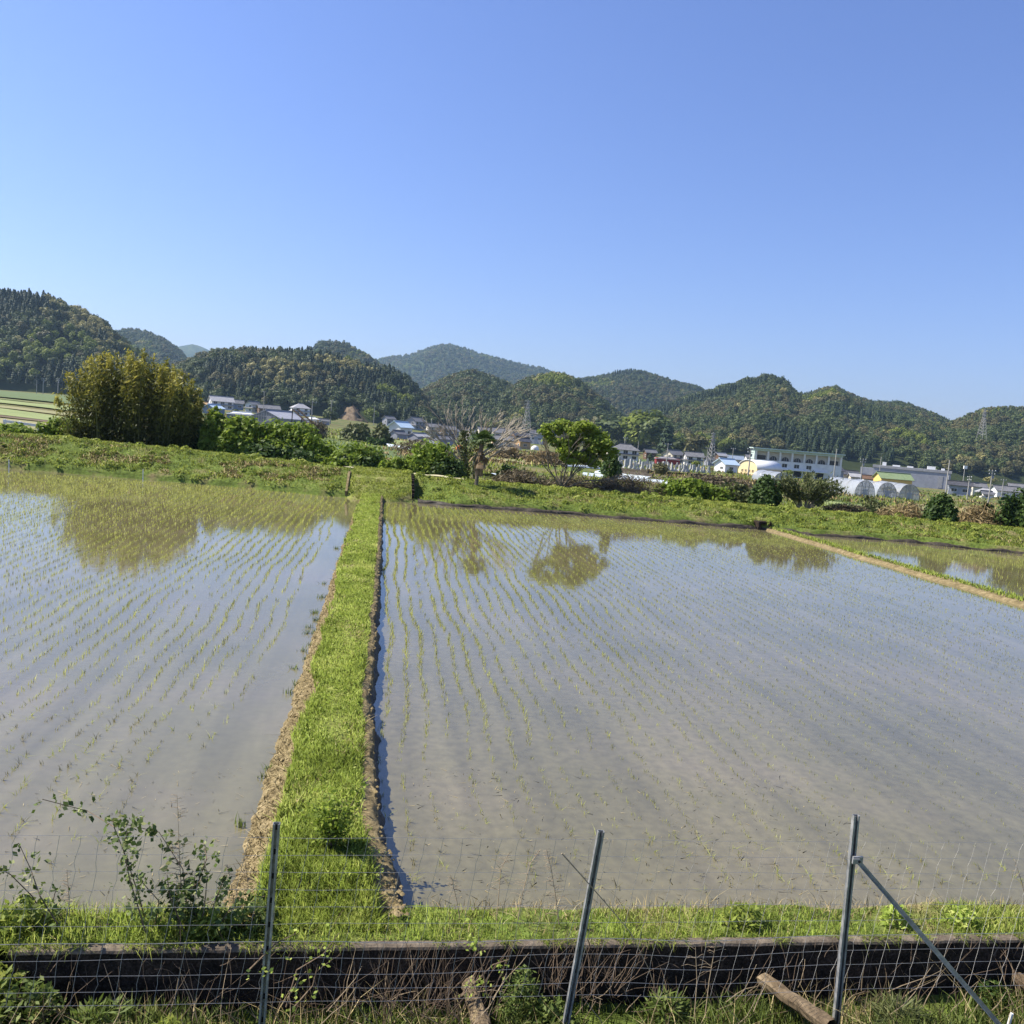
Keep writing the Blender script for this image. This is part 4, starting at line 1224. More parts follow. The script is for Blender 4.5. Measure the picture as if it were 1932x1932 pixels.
# ------------------------------------------------------------------ poles and pylons
def pole(px, yt, D, label, arms=2, lamp=False, hb=None):
    p = at_d(px, yt, D); u = xyd(p.x, p.y)[0] / D
    zb = terr(u, D) - .3 if hb is None else hb
    t = thing('utility_pole' if not lamp else 'lamp_mast', label, 'utility pole' if not lamp else 'lamp post', (p.x, p.y, zb), YAW * -1 + rng.uniform(-.5, .5))
    h = p.z - zb; b = MB(); b.tube([(0, 0, 0), (0, 0, h)], [.19, .12], 6); b.build('pole_shaft', M['pole'], t)
    if lamp:
        c = MB(); c.box((0, -.2, h - .5), (1.4, .4, 1.1)); c.build('lamp_head', M['whitepaint'], t); return
    for k in range(arms):
        c = MB(); c.box((0, 0, h - .35 - .8 * k), (1.9 - .3 * k, .12, .12)); c.build('cross_arm', M['steel'], t)
        for x in (-.8, .8):
            i = MB(); i.box((x * (1 - .15 * k), 0, h - .2 - .8 * k), (.12, .12, .22)); i.build('insulator', M['whitepaint'], t)
    if arms > 1:
        c = MB(); c.tube([(.32, 0, h - 2.2), (.32, 0, h - 1.5)], .22, 6); c.build('transformer', M['greywall'], t)


for px, yt, D, lb, ar in ((69.6, 717, 440, 'shortest leftmost pole under the dark left hill', 0), (82, 713, 420, 'tall pole with cross arm, second under the dark left hill', 2), (110, 714, 430, 'third pole under the left hill, nearest the bamboo', 2),
                          (363, 716, 430, 'thin pole just right of the bamboo clump', 1), (499, 738, 400, 'pole behind the grey roofed house left of the glasshouse', 1), (590, 756, 190, 'tall near pole at the right end of the glasshouse', 1),
                          (626, 755, 380, 'pale pole left of the bare earth slip', 1), (707, 766, 480, 'pale pole right of the bare earth slip', 0), (815, 791, 330, 'dark pole behind the grey farmhouses', 0), (847, 808, 250, 'thin pole just left of the bare tree', 0),
                          (1143, 818, 230, 'tall pale pole at the right side of the fresh green tree', 1), (1180, 825, 330, 'short pole behind the temple like roof', 1), (1205, 833, 330, 'thin pole right of the temple like roof', 0), (1261, 836, 230, 'pole rising in front of the red shed', 1),
                          (1336, 844, 340, 'pole just left of the slim pylon', 1), (1384, 845, 330, 'pole above the blue grey roof left of the vaulted hall', 1), (1417, 845, 215, 'tall near pole in front of the yellow vaulted hall', 2), (1579, 847, 250, 'dark slim pole before the right end of the school', 0),
                          (1629, 865, 260, 'pole with arms left of the warehouse', 2), (1663, 862, 340, 'thin pole over the warehouse roof', 0), (1792, 868, 190, 'tall slim pole at the right end of the warehouse', 0),
                          (1830, 898, 230, 'short pole right of the lamp mast', 2), (1873, 886, 210, 'tall pole with stay wire over the right hand houses', 2), (1894, 904, 300, 'rightmost short pole in the village', 1)):
    pole(px, yt, D, lb, ar)
pole(1821, 879, 300, 'lamp mast with square white floodlight above the long dark shed', 0, True)


def pylon(px, yt, yb, D, label, wide, arms=3, zb=None):
    p = at_d(px, yt, D); q = at_d(px, yb, D); z0 = q.z; h = p.z - z0
    t = thing('pylon', label, 'pylon', (p.x, p.y, z0), .3)
    def half(z): return wide / 2 * (1 - .88 * min(1, z / (h * .9)))
    for sx in (-1, 1):
        for sy in (-1, 1):
            b = MB(); b.bar((sx * wide / 2, sy * wide / 2, -4), (sx * half(h), sy * half(h), h * .97), .26, .26); b.build('leg', M['pole'], t)
    b = MB(); zs = np.linspace(0, h * .92, 9)
    for i in range(8):
        a, c = half(zs[i]), half(zs[i + 1])
        for s in (-1, 1):
            b.bar((-a, s * a, zs[i]), (c, s * c, zs[i + 1]), .14, .14); b.bar((a, s * a, zs[i]), (-c, s * c, zs[i + 1]), .14, .14)
            b.bar((s * a, -a, zs[i]), (s * c, c, zs[i + 1]), .14, .14)
    tag(b.build('lattice', M['pole'], t), kind='stuff')
    for k in range(arms):
        z = h * (.97 - .1 * k); b = MB(); ww = wide * (.36 + .1 * k)
        b.bar((-ww, 0, z), (ww, 0, z), .3, .3); b.bar((-ww, 0, z), (0, 0, z + h * .05), .14, .14); b.bar((ww, 0, z), (0, 0, z + h * .05), .14, .14); b.build('cross_arm', M['pole'], t)
    b = MB(); b.bar((0, 0, h * .9), (0, 0, h * 1.02), .2, .2); b.build('top_mast', M['pole'], t)


pylon(997, 755, 818, 520, 'grey lattice pylon behind the village, right of the bare tree', 5.5)
pylon(1347, 817, 874, 360, 'slim grey lattice pylon between the village and the school', 3.2)
pylon(1859, 772, 822, 640, 'grey lattice pylon standing on the hill at the right edge', 5.0)

# ------------------------------------------------------------------ trees and bushes of the valley
def tree_at(px, py, yt, k, label, wf=1.0, D=None, cat=None, group=None):
    if D is None: p, D = base_at(px, py)
    else:
        p = at_d(px, py, D); p.z = terr_xy(p.x, p.y)
    h = (py - yt) * D / F
    base_h = (10.0, 8.8, 9.3, 9.3, 9.3, 9.3, 9.3)[k]
    o = link('tree', PROTO[k], None, p); s = h / base_h; o.scale = (s * wf, s * wf, s); o.rotation_euler = (0, 0, rng.uniform(0, 6.28))
    tag(o, label, cat or ('conifer' if k < 2 else 'tree'), group)
    return o


for a in ((1203, 856, 776, 6, 'big bright crowned tree behind the temple like house', 1.15), (1168, 852, 783, 2, 'dark rounded tree left of the big bright crowned tree', 1.0), (1122, 846, 786, 5, 'brownish round tree behind the fresh green tree', 1.1),
          (1236, 862, 783, 2, 'tall dark tree right of the big bright crowned tree', 1.0), (1255, 866, 800, 0, 'dark cedar right of the big bright crowned tree', 1.2), (1275, 866, 822, 2, 'low dark tree behind the two storey house', 1.2),
          (1178, 850, 790, 6, 'bright tree filling the gap left of the big bright crowned tree', 1.3), (1222, 858, 774, 6, 'bright tree crown touching the big bright crowned tree', 1.2), (1142, 850, 782, 2, 'dark wide tree at the left of the grove', 1.4), (1100, 848, 790, 5, 'brown leaved wide tree at the left end of the grove', 1.3),
          (1309, 870, 818, 5, 'brownish round tree left of the slim pylon', 1.1), (1226, 876, 856, 1, 'small dark cone shaped tree left of the red shed', 1.6), (1238, 872, 861, 6, 'small light green tree at the corner of the red shed', 1.2),
          (799, 833, 812, 6, 'small yellow green tree beside the grey sheds', 1.3), (820, 836, 818, 3, 'small dull green tree right of the yellow green one', 1.2), (1312, 886, 869, 6, 'light green shrub tree among the right hand graves', 1.4),
          (1376, 896, 884, 3, 'dark green shrub in front of the white house', 1.4), (1486, 905, 886, 6, 'small yellow green tree before the school', 1.3), (1245, 905, 872, 5, 'olive bush below the middle of the graveyard', 1.2),
          (1675, 938, 917, 4, 'pale blossoming bush at the warehouse foot', 1.5), (1700, 937, 921, 4, 'smaller pale blossoming bush at the warehouse foot', 1.6), (1868, 918, 898, 4, 'pale spreading tree behind the right hand houses', 1.6),
          (1845, 940, 928, 2, 'dark bush in front of the cream house', 1.5), (1800, 938, 930, 2, 'small dark bush before the long dark shed', 1.3), (1540, 880, 864, 5, 'brown tree behind the middle of the school roof', 1.3),
          (1920, 900, 872, 4, 'golden tree at the right edge of the picture', 1.3), (775, 795, 770, 2, 'dark tree behind the wide farmhouse', 1.2), (700, 800, 770, 6, 'light green tree at the right of the bare earth slip', 1.2),
          (622, 800, 768, 3, 'olive tree at the left of the bare earth slip', 1.2), (445, 790, 772, 3, 'dark garden tree between the shed and two storey house', 1.6), (410, 766, 752, 6, 'yellow green tree at the hill foot near the broad house', 1.5),
          (1060, 842, 818, 5, 'brownish tree behind the crown of the fresh green tree', 1.3), (1110, 856, 825, 2, 'dark tree right behind the fresh green tree', 1.2), (1440, 868, 848, 2, 'dark tree behind the left end of the school', 1.2),
          (1640, 890, 866, 2, 'dark tree behind the left part of the warehouse', 1.3), (1765, 905, 880, 3, 'green tree behind the right end of the warehouse', 1.2)):
    tree_at(*a)


def bush(label, x0, x1, yt, yb, D, mt, n=2600, L=.16, lob=9, depth=.7, cat='bush', asp=.65, stems=6, up=.35, name='bush', bark='bark', zoff=0, cmt=None, inner=.25, sparse=False):
    m = (x0 + x1) / 2; ex_ = (x1 - x0) * .09; x0 -= ex_; x1 += ex_; yt -= (yb - yt) * .10
    p = at_d(m, yb, D); g = ground(p.x, p.y); top = at_d(m, yt, D).z
    w = (x1 - x0) * D / F; h = max(.4, top - g)
    t = thing(name, label, cat, (p.x, p.y, g + zoff), -YAW)
    lo = []
    for i in range(int(lob * 2.4)):
        a = rng.uniform(0, 2 * math.pi); q = math.sqrt(rng.random()); ex = .9 + .25 * rng.normal()
        x, y = math.cos(a) * q * w * .42 * ex, math.sin(a) * q * w * depth * .42
        top_ = h * (1 - .42 * q ** 2.2) * rng.uniform(.68, 1.04); r = rng.uniform(.10, .22) * w; rz = min(rng.uniform(.16, .34) * h, top_ * .5)
        lo.append((x, y, top_ - rz, r, r * max(depth, .6), rz))
        if q > .35: lo.append((x * 1.05, y * 1.05, max(.12, (top_ - rz) * .45), r * 1.1, r * .9, max(.12, h * .24)))
    me = crown_mesh('foliage', lo, int(n * 1.25), L * 1.25, M[mt], asp, up, .65, zmin=0, inner=inner)
    link('foliage', me, t)
    for i in range(stems):
        l = lo[i % len(lo)]; b = MB(); x, y = rng.uniform(-.15, .15, 2) * w
        b.tube([(x, y * .6, -.1), (x + (l[0] - x) * .5, y + (l[1] - y) * .5, l[2] * .5), (l[0], l[1], l[2] + l[5] * (1.1 if stems > 8 else .5))], [.04, .03, .010], 4); b.build('stem', M[bark], t)
    return t


bush('low bright bush at the left foot of the bamboo clump', 82, 165, 783, 830, 47, 'bushb', 2600, .2)
bush('low weedy bush under the white rail at the left edge', -20, 70, 800, 836, 46, 'bushb', 2400, .18)
bush('dark bush in the shade at the right foot of the bamboo', 335, 400, 778, 858, 48, 'bushd', 3200, .2)
bush('upright bright green bush right of the bamboo', 376, 430, 772, 868, 46.5, 'bushb', 3000, .18)
bush('bright leafy bush left of the dark vine hedge', 408, 492, 780, 866, 46, 'bushb', 3400, .19)
bush('wide vine hedge with bright top and dark hollow below', 468, 622, 796, 874, 46, 'bushb', 8000, .19, 14, .5)
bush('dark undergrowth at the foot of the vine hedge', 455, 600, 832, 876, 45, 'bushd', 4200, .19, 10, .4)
bush('vine covered mound draped in bright leaves', 612, 742, 836, 888, 45, 'bushb', 5200, .17, 11, .5)
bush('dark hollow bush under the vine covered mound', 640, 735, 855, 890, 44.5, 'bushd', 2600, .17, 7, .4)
bush('light green weedy bush beside the end of the path', 722, 782, 862, 896, 43.5, 'bushb', 1800, .14)
bush('round vine bush with glossy leaves left of the palm', 762, 866, 833, 893, 44.5, 'bushb', 4800, .17, 10, .6)
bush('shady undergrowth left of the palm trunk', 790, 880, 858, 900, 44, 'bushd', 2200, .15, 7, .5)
bush('brown leafless scrub right of the palm trunk', 925, 1045, 886, 918, 45, 'scrub', 2600, .22, 9, .5, asp=.12, stems=14, bark='palebark')
bush('dark bramble heap behind the scrub right of the palm', 940, 990, 874, 915, 47, 'bushd', 1700, .16, 6, .6)
bush('grey brown scrub at the foot of the fresh green tree', 1020, 1130, 893, 926, 45, 'scrub', 2400, .22, 9, .5, asp=.12, stems=12, bark='palebark')
bush('dark tall weeds right of the fresh green tree', 1125, 1165, 846, 915, 48, 'bushd', 1800, .16, 6, .6)
bush('grey brown thicket between the tree and the green hedge', 1110, 1262, 898, 938, 45, 'scrub', 3600, .22, 11, .4, asp=.13, stems=14, bark='palebark')
bush('long bright green hedge bush with dark foot', 1238, 1352, 900, 945, 45.5, 'bushb', 4800, .17, 11, .5)
bush('dull green right part of the hedge bush', 1335, 1428, 908, 948, 46, 'busho', 3600, .17, 9, .5)
bush('dark columnar evergreen beside the olive spreading bush', 1421, 1465, 896, 962, 44.5, 'bushd', 3600, .17, 9, .9, up=.2)
bush('dark dense round evergreen casting a shadow on the grass', 1748, 1798, 933, 990, 43, 'bushd', 4200, .16, 9, .9)
bush('thin brown and green bush left of the round evergreen', 1610, 1668, 934, 975, 47, 'busho', 1400, .16, 8, .6, stems=12)
bush('dry tan scrub between the thin bush and the evergreen', 1655, 1752, 944, 985, 46, 'reed', 2600, .26, 9, .5, asp=.12)
bush('tan reedy thicket right of the round evergreen', 1795, 1905, 952, 1000, 44, 'reed', 3000, .26, 9, .5, asp=.12)
bush('green shrub mixed into the tan thicket near the right edge', 1835, 1880, 950, 998, 44, 'busho', 1500, .16, 6, .6)
bush('dark bush cut by the right edge of the picture', 1895, 1985, 918, 1005, 43, 'bushd', 4200, .18, 10, .6)
bush('low brown scrub at the foot of the olive spreading bush', 1550, 1625, 948, 978, 45, 'scrub', 1600, .2, 7, .5, asp=.13)
bush('reddish brown leafless bushes right of the glasshouse', 566, 625, 790, 822, 150, 'scrub', 1400, .5, 8, .6, asp=.25)
bush('pale green willow like bush left of the white barn', 652, 706, 796, 832, 170, 'busho', 1500, .6, 8, .6)
bush('pale willow like bush touching the white barn', 700, 738, 800, 836, 175, 'busho', 1300, .6, 7, .6)
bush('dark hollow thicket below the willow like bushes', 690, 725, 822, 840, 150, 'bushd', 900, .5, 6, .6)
bush('tan reed bank behind the bare tree and palm', 925, 1000, 845, 873, 150, 'reed', 2200, .7, 10, .4, asp=.2)
bush('tan reed bank running behind the fresh green tree', 990, 1060, 850, 880, 140, 'reed', 2200, .7, 10, .4, asp=.2)
bush('brownish green thicket on the slope behind the vine bush', 740, 850, 830, 852, 130, 'scrub', 1500, .5, 9, .4, asp=.3)
bush('brown bramble bank below the graveyard', 1270, 1420, 896, 920, 120, 'scrub', 2600, .5, 12, .3, asp=.3)
bush('green bush at the left end of the grave terraces', 1135, 1168, 852, 905, 110, 'bushd', 1500, .4, 7, .8)

# spreading feathery bush
p = at_d(1518, 964, 45); g = ground(p.x, p.y)
t = thing('spreading_bush', 'olive fan shaped bush with bare stems spreading from its foot', 'bush', (p.x, p.y, g), -YAW)
hh = at_d(1518, 886, 45).z - g; tips = []
for i in range(26):
    a = rng.uniform(0, 2 * math.pi); r = math.sqrt(rng.random()) * 1.95; q = Vector((math.cos(a) * r, math.sin(a) * r * .7, hh * (1 - .18 * (r / 1.5) ** 2) * rng.uniform(.75, 1)))
    b = MB(); b.tube([(q.x * .1, q.y * .1, -.1), (q.x * .41, q.y * .41, q.z * .5), q], [.03, .02, .008], 4); b.build('stem', M['palebark'], t)
    for k in range(150):
        f = rng.uniform(.42, 1.08); c = Vector((q.x * f ** 1.3, q.y * f ** 1.3, q.z * f)); tips.append((*(c + Vector(rng.normal(0, .13, 3))), q.x * .5, q.y * .5, 1.2))
tips = np.array(tips); V, Fc = leaf_quads(tips[:, :3], rng.normal(size=(len(tips), 3)) + [0, 0, .8], rng.uniform(.14, .32, len(tips)), rng.uniform(.05, .10, len(tips)), tips[:, 3:] + .3 * rng.normal(size=(len(tips), 3)))
link('foliage', npmesh('foliage', V, Fc, M['busho'], np.clip(rng.normal(.5, .25, len(tips)), 0, 1)), t)

# bamboo clump
p = at_d(247, 846, 46.5); g = ground(p.x, p.y)
t = thing('bamboo_clump', 'large feathery yellow green bamboo clump on the left embankment', 'bamboo', (p.x, p.y, g), -YAW)
C = []; T = []; TT = []
K = 46.5 / F
PROFX = np.array([-128, -105, -60, -20, 0, 30, 62, 100, 132]) * K; PROFZ = np.array([85, 140, 172, 176, 186, 172, 168, 140, 90]) * K
for i in range(64):
    x = rng.uniform(-3.6, 3.7); y = rng.uniform(-1.6, 1.8)
    hz = np.interp(x, PROFX, PROFZ) * rng.uniform(.86, 1.03) * (1 - .05 * abs(y))
    bx, by = x * .82, y * .7
    pts = [Vector((bx + (x - bx) * s ** 1.6, by + (y - by) * s ** 1.6, hz * s)) for s in (0, .25, .5, .75, .9, 1)]
    b = MB(); b.tube(pts, [.035, .03, .025, .018, .012, .006], 4); b.build('culm', M['culm'], t)
    ph = rng.uniform(.2, .6)
    for k in range(330):
        s = rng.uniform(.05, 1.03); ssp = 0.52 * (1 - abs(s - .5)) ** 1.1 * (1 if s > .3 else .7) + .04
        if s > .85: ssp *= .6
        c = Vector((bx + (x - bx) * s ** 1.6, by + (y - by) * s ** 1.6, hz * s))
        o = Vector(rng.normal(0, .5, 3)) * ssp
        C.append(c + o); T.append((o.x, o.y, -.35 - abs(o.x) * .4)); TT.append(np.clip(.02 + .72 * s + (.25 if y < 0 else -.05) * (s - .3) + rng.normal(0, .17), 0, 1))  # light put into the tint: plumes brighten towards tips and front
for k in range(11000):
    x = rng.uniform(-3.4, 3.5); zt = np.interp(x, PROFX, PROFZ) * .82; z = zt * rng.random() ** .8
    C.append(Vector((x * (.86 + .12 * z / zt), rng.normal(.25, .75), z))); T.append((rng.normal(0, .4), rng.normal(0, .3), -.5)); TT.append(np.clip(.06 + .22 * z / zt + .10 * rng.normal(), 0, 1))  # inner leaves tinted dark, painting the shade of the clump's hollow
C = np.array([tuple(c) for c in C]); T = np.array(T)
n = len(C); V, Fc = leaf_quads(C, rng.normal(size=(n, 3)) + [0, 0, .7], rng.uniform(.16, .36, n), rng.uniform(.05, .10, n), T + .25 * rng.normal(size=(n, 3)))
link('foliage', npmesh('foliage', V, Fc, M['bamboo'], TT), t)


def branchy(b, p, d, L, r, depth, tips, spread=.55, nsub=3, bend=.15, upb=.1, shrink=.72):
    pts = [p]; rad = [r]; q = p.copy(); dd = d.copy()
    for k in range(3):
        dd = (dd + Vector(rng.normal(0, bend, 3)) + Vector((0, 0, upb))).normalized(); q = q + dd * L / 3; pts.append(q.copy()); rad.append(r * (1 - .2 * (k + 1)))
    b.tube(pts, rad, 5 if r > .03 else 3, cap=False)
    if depth == 0: tips.append(q); return
    for k in range(nsub):
        ax = Vector(rng.normal(size=3)).normalized(); nd = (dd + ax * spread).normalized()
        s = pts[-1] if k < 2 else pts[2]
        branchy(b, s.copy(), nd, L * shrink * rng.uniform(.8, 1.15), r * .58, depth - 1, tips, spread, nsub, bend, upb, shrink)


# fresh green tree
p = at_d(1060, 921, 44); g = ground(p.x, p.y)
t = thing('leafy_tree', 'fresh green spreading tree with bare lower limbs on the right embankment', 'tree', (p.x, p.y, g), -YAW)
K = 44 / F; b = MB(); tips = []
for dx, dz in ((-45, 60), (-15, 78), (15, 80), (45, 62), (70, 45), (-30, 45), (55, 75), (20, 50)):
    d = Vector((dx * K * 1.0, rng.uniform(-.5, .5), dz * K)).normalized()
    branchy(b, Vector((rng.uniform(-.12, .12), rng.uniform(-.1, .1), -.1)), d, 1.25, .055, 3, tips, .45, 3, .1, .05)
b.build('trunk', M['bark'], t)
lob = []
for i in range(84):
    a_ = rng.uniform(0, 6.283); q = math.sqrt(rng.random()) * .82
    cx = 22 + 86 * q * math.cos(a_); cz = 86 + 46 * q * math.sin(a_) - .16 * (cx - 22)
    if cz < 52 and cx < 10: cz += 18
    lob.append((cx * K, rng.uniform(-.9, .9) * (1 - .5 * q), cz * K, rng.uniform(8, 16) * K, rng.uniform(8, 15) * K, rng.uniform(5, 10) * K))
link('crown', crown_mesh('crown', lob, 9000, .17, M['maple'], .75, .5, .6, inner=.1), t)

# bare tree with ivy
for bx_, by_, D_, lb, fan in ((880, 898, 47, 'bare pale branched tree with ivy on its trunk, behind the palm', ((-82, 118), (-62, 138), (-35, 128), (-18, 138), (-55, 102), (-5, 122))),
                              (897, 900, 46.5, 'leafless tree leaning right with long pale twigs, behind the palm', ((85, 116), (65, 124), (102, 92), (42, 120), (20, 128), (74, 95)))):
    p = at_d(bx_, by_, D_); g = ground(p.x, p.y); K = D_ / F
    t = thing('bare_tree', lb, 'tree', (p.x, p.y, g), -YAW); b = MB(); tips = []
    b.tube([(0, 0, -.1), (-.1, .1, .8), (-.12, 0, 1.7)], [.16, .13, .11], 6)
    for dx, dz in fan:
        d = Vector((dx * K, rng.uniform(-.7, .7), dz * K - .9)); st = Vector((-.1, .05, rng.uniform(.7, 1.6))); L = d.length * .55
        branchy(b, st, (d - Vector((0, 0, .2))).normalized(), L, .062, 3, tips, .34, 4, .08, .0, .55)
    b.build('trunk', M['palebark'], t)
    n = 900 if bx_ < 890 else 420; zz = rng.uniform(.2, 3.0, n); a = rng.uniform(0, 6.28, n); rr = rng.uniform(.05, .42, n) * np.interp(zz, [0, 1.2, 2.4, 3.1], [.5, .9, 1.0, .5])
    C = np.stack([-.1 + np.cos(a) * rr - .1 * (zz - 1), np.sin(a) * rr, zz], 1)
    V, Fc = leaf_quads(C, rng.normal(size=(n, 3)) + [0, 0, .3], rng.uniform(.10, .18, n), rng.uniform(.07, .13, n))
    link('ivy', npmesh('ivy', V, Fc, M['ivy'], np.clip(rng.normal(.4, .25, n), 0, 1)), t)

# windmill palm
p = at_d(897, 934, 40.6); g = ground(p.x, p.y)
top = at_d(910, 838, 40.6); topl = Vector(((top - p).dot(X0), 0, top.z - g))
t = thing('palm_tree', 'palm with a skirt of dead fronds standing on the embankment slope', 'palm', (p.x, p.y, g), -YAW)
b = MB(); b.tube([(0, 0, -.2), topl * .5 + Vector((-.06, 0, 0)), topl], [.10, .085, .10], 7); b.build('trunk', M['bark'], t)


def fan_frond(L, mt, droop, a, el, base, parent, nm, fan=1.35):
    d = Vector((math.cos(a) * math.cos(el), math.sin(a) * math.cos(el), math.sin(el))); hub = base + d * L * .45
    m = MB(); m.tube([base, hub], .014, 3, cap=False)
    sd = Vector((-math.sin(a), math.cos(a), 0)); up_ = d.cross(sd)
    for k in range(13):
        q = (k - 6) / 6 * fan; dd = (d * math.cos(q) + sd * math.sin(q)).normalized()
        tip = hub + dd * L * .62 + Vector((0, 0, -droop * L * (.3 + .25 * abs(q)))); mid = hub + dd * L * .35
        w = up_.cross(dd).normalized() * .035
        m.add([hub, mid - w, tip, mid + w], [(0, 1, 2, 3)])
    o = m.build(nm, mt, parent)
    at_ = o.data.attributes.new('tint', 'FLOAT', 'FACE'); at_.data.foreach_set('value', np.clip(rng.normal(.45, .22, len(o.data.polygons)), 0, 1).astype(np.float32))


for k in range(26):
    fan_frond(rng.uniform(.55, .95), M['frond'], rng.uniform(.1, .9), k * 2.4, rng.uniform(-.25, 1.3), topl + Vector((0, 0, rng.uniform(-.1, .15))), t, 'frond')
for k in range(26):
    fan_frond(rng.uniform(.35, .75), M['deadfrond'], .5, k * 2.4, rng.uniform(-1.55, -1.05) if k > 5 else rng.uniform(-1.0, -.3), topl * rng.uniform(.6, .99), t, 'dead_frond', .55)

# white guard rail at the left, stakes, water gate
A, B = at_d(6, 794, 49), at_d(108, 808, 49)
t = thing('guard_rail', 'white guard rail behind the weeds at the left edge', 'guard rail', (A.x, A.y, ground(A.x, A.y)))
b = MB(); b.bar(A - t.location, B - t.location, .06, .15); b.build('rail', M['whitepaint'], t)
for f in (0.02, .3, .65, .97):
    q = A.lerp(B, f) - t.location; q.y += .08; b = MB(); b.bar((q.x, q.y, q.z + .1), (q.x, q.y, ground(q.x + A.x, q.y + A.y) - t.location.z - .2), .13, .13, upv=(0, 1, 0)); b.build('post', M['whitepaint'], t)
for px, yt, yb, lb in ((17, 862, 882, 'short white marker stake at the water edge near the left edge'), (270, 880, 900, 'short pale marker stake at the foot of the left embankment'), (10, 788, 800, 'white flowering stem cluster beside the guard rail')):
    p = at_z(px, yb, .25) if yb > 850 else at_d(px, yb, 48); q = at_d(px, yt, xyd(p.x, p.y)[1])
    b = MB(); b.tube([(p.x, p.y, p.z - .3), (q.x, q.y, p.z + (q.z - p.z) * .75)], .018, 6); tag(b.build('marker_stake', M['whitepaint']), lb if 'flower' not in lb else 'thin white stake behind the weeds at the left edge', 'stake')
p = at_z(1440, 999, .02)
t = thing('water_gate', 'small dark concrete water gate at the corner of the right paddy', 'water gate', (p.x, p.y + .15, 0), .1)
for x in (-.28, .28):
    b = MB(); b.box((x, 0, .14), (.12, .5, .5)); b.build('side_wall', M['mossy'], t)
b = MB(); b.box((0, .05, .34), (.44, .4, .1)); b.build('top_slab', M['mossy'], t)
b = MB(); b.box((0, .12, .1), (.43, .05, .38)); b.build('gate_board', M['dark'], t)

# ================================================================== FOREGROUND
# concrete wall along the railway, cast in panels with open joints
t = thing('concrete_wall', 'low black mossy concrete wall along the near edge of the paddies', 'wall', (0, 5.5, 0))
xs = np.arange(-2.15, 10, 1.9)
for i, x in enumerate(xs):
    n = 38; b = MB(); L = 1.892
    for k in range(n + 1):
        xx = x + L * k / n; dz = .005 * nz(xx, 0, 3, 2) + .004 * nz(xx, 0, 17, 3); dy = .008 * nz(xx, 1, 9, 3)
        for y, z in ((-.05 + dy, -.62), (-.052 + dy, -.1), (-.05 + dy, .125 + dz)): b.V.append((xx, y, z))
    for k in range(n):
        for j in range(2): b.F.append((k * 3 + j, k * 3 + 3 + j, k * 3 + 4 + j, k * 3 + 1 + j)); b.M.append(0)
    b.build('wall_panel', M['mossy'], t)
    c = MB()
    for k in range(n + 1):
        xx = x + L * k / n; dz = .005 * nz(xx, 0, 3, 2) + .004 * nz(xx, 0, 17, 3); dy = .006 * nz(xx, 1, 5, 3) + .006 * nz(xx, 2, 24, 3)
        for y, z in ((-.058 + dy, .128 + dz), (-.050 + dy, .144 + dz), (-.03, .150 + dz), (.020, .146 + dz), (.03, -.3)): c.V.append((xx, y, z))
    for k in range(n):
        for j in range(4): c.F.append((k * 5 + j, k * 5 + 5 + j, k * 5 + 6 + j, k * 5 + 1 + j)); c.M.append(0)
    c.build('coping', M['conc'], t)

# wire fence
YF = 5.0
fe = thing('wire_fence', 'galvanised wire mesh fence with slotted steel posts in front of the dark wall', 'fence', (0, YF, 0))
POSTS = (((522, 1553), (494, 1934)), ((1134, 1568), (1071, 1912)), ((1615, 1538), (1577, 1926)))
pxs = []
for tp, bt in POSTS:
    a, c = at_y(*tp, YF), at_y(*bt, YF); d = (c - a).normalized(); c = c + d * .35; a = a - Vector((0, YF, 0)); c = c - Vector((0, YF, 0))
    pxs.append((a, c))
    b = MB(); d = (a - c).normalized(); R1 = .0155
    # open channel: web and two flanges
    sx = Vector((1, 0, 0)); yy = d.cross(sx).normalized(); sx = yy.cross(d)
    def slab(o1, w1, w2, th_sx, th_y):
        b.box((a + c) / 2 + o1, (1, 1, 1), M=Matrix((sx * th_sx, yy * th_y, d * (a - c).length)).transposed())
    slab(yy * .014, 0, 0, .040, .004); slab(sx * -.019 - yy * .006 * 0, 0, 0, .0035, .030); slab(sx * .019, 0, 0, .0035, .030)
    slab(sx * -.0135 - yy * .0145, 0, 0, .010, .003); slab(sx * .0135 - yy * .0145, 0, 0, .010, .003)
    po = b.build('post', M['steel'], fe)
    n = int((a - c).length / .155)
    for k in range(n):
        q = a - d * (.03 + k * .155); e = MB(); e.box(q + yy * .0112, (1, 1, 1), M=Matrix((sx * .012, yy * .0022, d * .034)).transposed()); e.build('slot', M['slot'], po)
br = (at_y(1612, 1622, YF - .03), at_y(1866, 1916, YF - .35)); o_ = Vector((0, YF, 0))
b = MB(); a_, c_ = br[0] - o_, br[1] - o_; ex = (c_ - a_).normalized()
b.bar(a_, c_ + ex * .15, .030, .004); b.bar(a_ + Vector((.012, 0, .008)), c_ + ex * .15 + Vector((.012, 0, .008)), .004, .026)
bo_ = b.build('brace', M['steel'], fe)
b = MB(); b.box(a_ + Vector((.02, -.005, .0)), (.07, .014, .05)); b.box(a_ + Vector((.0, -.022, .0)), (.05, .006, .035)); b.build('clamp', M['steel'], bo_)
b = MB(); b.tube([a_ + Vector((.02, -.03, 0)), a_ + Vector((.02, .012, 0))], .009, 6); b.build('bolt', M['slot'], bo_)


def post_x(i, z):
    a, c = pxs[i]; s = (z - c.z) / (a.z - c.z); return c.x + (a.x - c.x) * s


